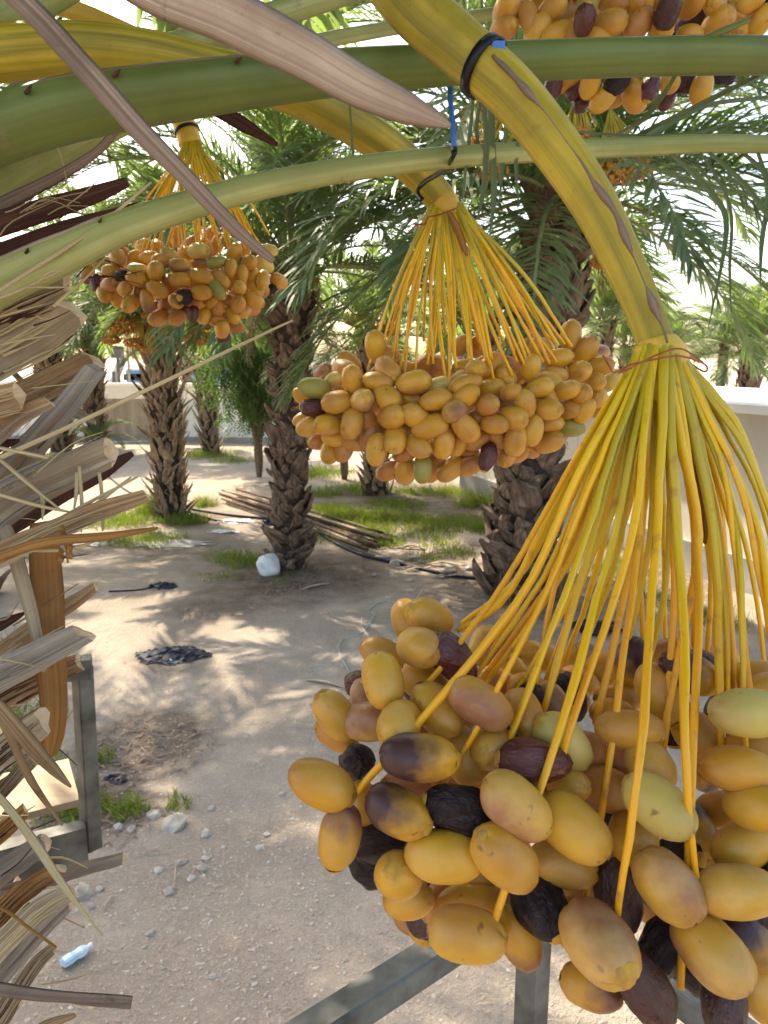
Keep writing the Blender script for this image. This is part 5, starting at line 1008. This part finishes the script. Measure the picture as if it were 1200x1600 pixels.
# ---- left bunch
lb = empty('date_bunch', P(300, 320, 1.55), 'compact bunch of orange dates hanging before the thick shaggy palm crown', 'date bunch')
LEFT = [(184,404,33,24,-70,'Y',0),(159,410,31,20,0,'O',0),(137,428,30,20,75,'T',0),(174,424,30,20,-10,'Y',0),(191,431,27,18,-5,'D',0),(150,442,28,14,85,'R',0),(215,421,32,18,-5,'G',0),(215,436,33,23,-5,'Y',0),(243,425,30,26,50,'Y',0),(171,445,29,22,10,'B',0),(195,451,26,21,10,'Y',0),(246,452,36,22,-28,'Y',0),(163,460,29,21,-60,'Y',0),(182,467,28,19,-70,'Y',1),(204,475,30,23,65,'Y',0),(230,470,36,20,-80,'T',0),(218,454,24,18,60,'B',1),(234,402,32,19,0,'Y',1),(266,400,29,21,-30,'G',1),(251,406,26,20,30,'Y',0),(280,415,33,22,-5,'P',0),(281,437,33,22,0,'Y',0),(263,439,26,20,-50,'B',1),(288,464,26,24,60,'D',0),(275,470,28,22,-40,'Y',1),(260,475,28,22,20,'B',2),(248,497,31,24,40,'B',1),(277,497,28,22,60,'B',1),(224,383,28,20,0,'G',3),(213,401,26,20,30,'Y',2),(245,385,26,20,-60,'Y',3),(276,370,28,20,70,'B',4),(194,397,26,20,-40,'P',2),(310,392,34,24,-5,'G',0),(322,387,30,20,-60,'Y',1),(338,410,30,19,15,'O',0),(358,380,29,18,-30,'O',1),(366,395,29,22,50,'Y',0),(360,421,32,20,80,'Y',0),(378,430,31,18,85,'Y',0),(390,410,25,22,0,'Y',0),(413,413,27,24,-40,'G',1),(411,437,30,20,80,'Y',0),(436,439,26,21,-25,'Y',1),(395,434,29,18,75,'Y',1),(421,451,24,15,15,'D',2),(315,433,38,24,-10,'Y',0),(313,412,27,18,10,'P',1),(347,437,31,18,-40,'Y',0),(315,457,34,23,-3,'Y',0),(339,452,36,18,-50,'O',0),(373,451,23,22,0,'Y',0),(372,475,25,23,30,'Y',0),(397,469,32,22,-25,'Y',0),(306,473,28,19,-10,'B',1),(331,470,25,22,20,'Y',1),(354,467,24,19,-30,'B',1),(302,491,27,16,85,'R',0),(320,493,29,20,70,'Y',1),(340,481,27,20,60,'B',1),(363,491,31,20,-60,'Y',1),(379,487,26,20,30,'Y',1),(347,515,25,22,60,'Y',0),(349,526,24,16,20,'R',1),(369,511,29,18,-15,'B',1),(340,500,26,20,20,'B',1),(393,484,25,19,10,'B',2),(399,451,26,20,-40,'Y',1),(382,388,28,20,40,'Y',2),(420,391,28,18,-10,'G',2),(408,457,26,20,20,'B',2),(290,482,26,18,60,'R',2),(300,380,28,20,20,'P',3),(340,380,28,20,60,'Y',3),(330,365,26,20,10,'B',4),(290,395,28,20,-30,'Y',2),(230,415,26,20,0,'B',3),(265,455,28,20,30,'B',3),(300,445,28,22,40,'B',3),(335,430,28,20,0,'B',3),(365,440,28,20,60,'B',3),(390,445,28,20,0,'B',3),(190,440,26,20,30,'B',3),(215,460,26,20,60,'B',3),(240,480,26,20,0,'B',3),(320,480,26,20,30,'B',3),(345,460,26,20,30,'B',3),(175,410,26,20,30,'Y',3),(205,415,26,20,70,'Y',3)]
r = random.Random(53)
for (px, py, L, W, a, ty, lay) in LEFT:
    rad = 1-((px-283)/160)**2-((py-445)/95)**2; d = 1.66-.14*math.sqrt(max(0, rad))+lay*.028
    place_date(lb, px, py, L*1.05, W*1.05, a, ty, d, r)
for i in range(34):
    a = r.random()*6.28; q = math.sqrt(r.random()); place_date(lb, 285+125*q*math.cos(a), 430+48*q*math.sin(a), 28, 19, r.uniform(-90,90), r.choice('YYB'), r.uniform(1.64,1.80), r)
px_part('stalk', [(-60,215,1.3,26),(60,186,1.38,26),(160,172,1.46,27),(230,168,1.5,29),(268,170,1.53,31),(286,190,1.55,35),(298,226,1.55,37)], ROUND, [M['stalk_orange']], lb, 6, root=root_at(2.75,.9), rootw=.035)
r = random.Random(62)
for i in range(52):
    t_ = (i+.5)/52; side_ = t_*2-1; back = i % 3 == 2; ex_ = 195+225*t_+r.uniform(-10,10); ey = r.uniform(375,400) if not back else r.uniform(360,380); ed = 1.58+(.10 if back else -.03)+.05*side_**2
    s0 = P(299+side_*14, 220, 1.55); s1 = P(300+side_*18, 236, 1.55+(.012 if back else -.014)); e_ = P(ex_, ey, ed)
    strand(lb, [s0, s1, s1.lerp(e_, .5)+RV*(side_*.004+r.uniform(-.012,.012)), e_], .0058, .0036, 400+i, False)
# ---- top right bunch
tb = empty('date_bunch', P(980, -120, 1.12), 'bunch of yellow and dark red dates cut across by the thick green frond stem', 'date bunch')
TOP = [(793,15,43,42,40,'P',0),(787,44,42,36,-20,'B',0),(826,27,50,32,-75,'Y',0),(863,13,42,34,10,'Y',0),(841,46,45,34,50,'Y',0),(877,26,52,28,30,'Y',1),(872,51,56,32,20,'Y',0),(913,31,42,32,80,'R',-1),(899,57,38,34,60,'P',0),(952,37,52,40,-10,'Y',0),(918,7,42,33,75,'O',0),(936,57,42,28,-10,'Y',0),(962,7,50,36,-30,'B',1),(864,136,40,28,75,'R',0),(886,125,40,30,20,'Y',1),(899,139,38,25,60,'R',1),(910,160,38,26,50,'R',1),(922,132,36,32,80,'Y',0),(943,154,46,32,40,'Y',0),(963,130,40,32,30,'D',0),(998,38,50,36,55,'B',0),(1032,42,42,34,-60,'Y',0),(1044,16,45,38,80,'M',-1),(1000,4,50,34,10,'Y',1),(1080,8,36,34,0,'Y',0),(1085,35,50,40,10,'M',2),(1120,38,45,40,30,'Y',0),(1146,20,48,36,-50,'Y',1),(1118,8,42,34,40,'Y',0),(1188,34,46,34,60,'Y',0),(1156,44,46,34,70,'Y',1),(1078,54,44,30,10,'Y',0),(1172,4,42,30,20,'Y',0),(992,152,46,40,-30,'Y',1),(1016,138,46,28,75,'R',-1),(1046,130,36,32,60,'Y',0),(1042,156,38,24,60,'R',1),(1076,126,38,28,50,'M',1),(1096,138,50,34,75,'Y',0),(1130,116,44,28,0,'D',1),(964,148,40,32,40,'Y',2),(980,100,46,34,30,'B',2),(880,95,46,34,30,'B',2),(930,100,46,34,-30,'B',2),(1030,95,46,34,10,'B',2),(1080,95,46,34,50,'B',2),(1130,80,46,34,-20,'B',2),(1170,90,46,34,30,'Y',2),(840,80,46,34,70,'B',2)]
r = random.Random(54)
for (px, py, L, W, a, ty, lay) in TOP:
    rad = 1-((px-985)/260)**2-((py+10)/200)**2; place_date(tb, px, py, L, W, a, ty, 1.15-.10*math.sqrt(max(0, rad))+lay*.028, r)
for i in range(90):
    if i < 45: px, py, d = r.uniform(800,1230), r.uniform(-130,5), 0; rad = 1-((px-1000)/280)**2-((py+10)/200)**2; d = 1.15-.10*math.sqrt(max(0, rad))+r.uniform(0,.04)
    else: px, py, d = r.uniform(810,1180), r.uniform(-110,100), r.uniform(1.16,1.34)
    place_date(tb, px, py, 50, 34, r.uniform(-90,90), r.choice('YYYBPD'), d, r)
px_part('stalk', [(300,-330,1.0,50),(550,-470,1.08,48),(800,-520,1.12,46),(940,-470,1.13,44),(975,-400,1.13,42)], ROUND, [M['stalk']], tb, 6, root=root_at(3.02,.2), rootw=.05)
for i in range(40):
    t_ = (i+.5)/40; side_ = t_*2-1; s0 = P(977+side_*16, -405, 1.13); s1 = P(978+side_*22, -385, 1.13+(-.012 if i % 2 else .012)); e_ = P(830+310*t_, r.uniform(-120,-60), 1.10+(.10 if i % 2 else -.02))
    strand(tb, [s0, s1, s1.lerp(e_, .5)+RV*side_*.02, e_], .0066, .0036, 600+i, False)
# second yellow stalk stub near the top-left corner: part of the near palm
px_part('fruit_stalk', [(20,-30,.95,30),(80,5,.95,28),(140,24,.95,26),(210,52,.95,20)], ROUND, [M['stalk_orange']], near, 5)

# ------------------------------------------------------------------ ties
def ring_tie(name, centre, axis, ra, rb, mat, label, wdt=.007, thick=.0022, cat='cable tie', tail=None, tilt=None):
    axis = axis.normalized(); v = (centre-CL).normalized(); a = axis.cross(v).normalized(); b_ = a.cross(axis).normalized(); n = 28; mb = MB(); vs = []
    for j in range(n):
        t_ = 2*math.pi*j/n; c_ = centre+a*ra*math.cos(t_)+b_*rb*math.sin(t_); nn = (a*math.cos(t_)/ra+b_*math.sin(t_)/rb).normalized()
        for (x, y) in ((-.5,0),(.5,0),(.5,1),(-.5,1)): vs.append(c_+axis*wdt*x+nn*thick*y)
    fs = [(j*4+k, j*4+(k+1) % 4, ((j+1) % n)*4+(k+1) % 4, ((j+1) % n)*4+k) for j in range(n) for k in range(4)]
    mb.add(vs, fs); o = mb.build(name, mat, loc=centre); tag(o, label, cat); return o
def pix(p): q = p-CL; z = q.dot(FV); return 600+FPX*q.dot(RV)/z, 800-FPX*q.dot(UV_)/z
fi = min(range(len(FSP)), key=lambda i: (pix(FSP[i])[0]-766)**2+(pix(FSP[i])[1]-96)**2); rc = FSP[fi]; tdir = (FSP[fi+1]-FSP[fi-1]).normalized()
o = ring_tie('cable_tie', rc, tdir+RV*.10+UV_*.06, FSW[fi]*.525, FSW[fi]*.455, M['blacktie'], 'black cable tie around the thick yellow stalk where it meets the green frond', .009)
mb = MB(); mb.box(rc+P(789,66,.655)-P(766,96,.672), .011, .008, .008); hd = mb.build('head', M['bluetie'], smooth=False); hd.parent = o; hd.matrix_parent_inverse = Matrix.Translation(-rc)
tdir = (P(692,316,1.05)-P(640,258,1.02))
# black tie binding the middle stalk to the low frond, with a blue strap going up to the big frond
pth, wsx = catmull([P(660,312,.985), P(652,300,1.0), P(664,284,.99), P(690,268,.90), P(706,248,.80), P(710,232,.795), P(702,226,.84), P(690,240,.9), P(672,270,1.06), P(664,300,1.07)], [.006]*10, 4)
mb = MB(); mb.sweep(pth, wsx, [(-.5,-.2),(.5,-.2),(.5,.2),(-.5,.2)]); o = mb.build('cable_tie', M['blacktie'], loc=P(660,312,1.0)); tag(o, 'black cable tie binding the middle bunch stalk to the lower frond', 'cable tie')
pth, wsx = catmull([P(709,232,.80), P(708,200,.80), P(704,160,.81), P(703,110,.815), P(703,70,.81)], [.0055]*5, 4)
mb = MB(); mb.sweep(pth, wsx, [(-.5,-.15),(.5,-.15),(.5,.15),(-.5,.15)], side=facing); o = mb.build('strap', M['bluetie'], loc=P(703,70,.81)); tag(o, 'bright blue plastic strap hanging from the thick green frond', 'strap')
tdir = P(298,226,1.55)-P(286,190,1.55); ring_tie('cable_tie', P(292,204,1.55), tdir, .0235, .0215, M['blacktie'], 'black cable tie around the orange stalk of the compact bunch', .006)
# red wires
def wire(pts, label, dia=.0015):
    pth, wsx = catmull([P(*q) for q in pts], [dia]*len(pts), 5); mb = MB(); mb.sweep(pth, wsx, circle(6)); o = mb.build('wire_tie', M['redwire'], loc=pth[0]); tag(o, label, 'wire'); return o
wire([(942,556,.60),(952,572,.592),(960,582,.59),(985,570,.588),(1020,562,.586),(1060,556,.588),(1095,566,.594),(1105,574,.605),(1098,580,.618),(1060,560,.650),(1000,568,.650),(968,582,.60),(985,575,.586),(1030,553,.585),(1065,545,.588),(1098,566,.60)], 'red wire wrapped round the collar of the big front bunch')
wire([(640,362,1.01),(650,352,1.01),(662,350,1.01),(668,340,1.02),(685,336,1.018),(700,330,1.02),(712,326,1.03),(708,322,1.06),(690,334,1.085),(668,342,1.06),(664,350,1.02),(645,350,1.01)], 'red wire twisted round the collar of the middle bunch', .0024)
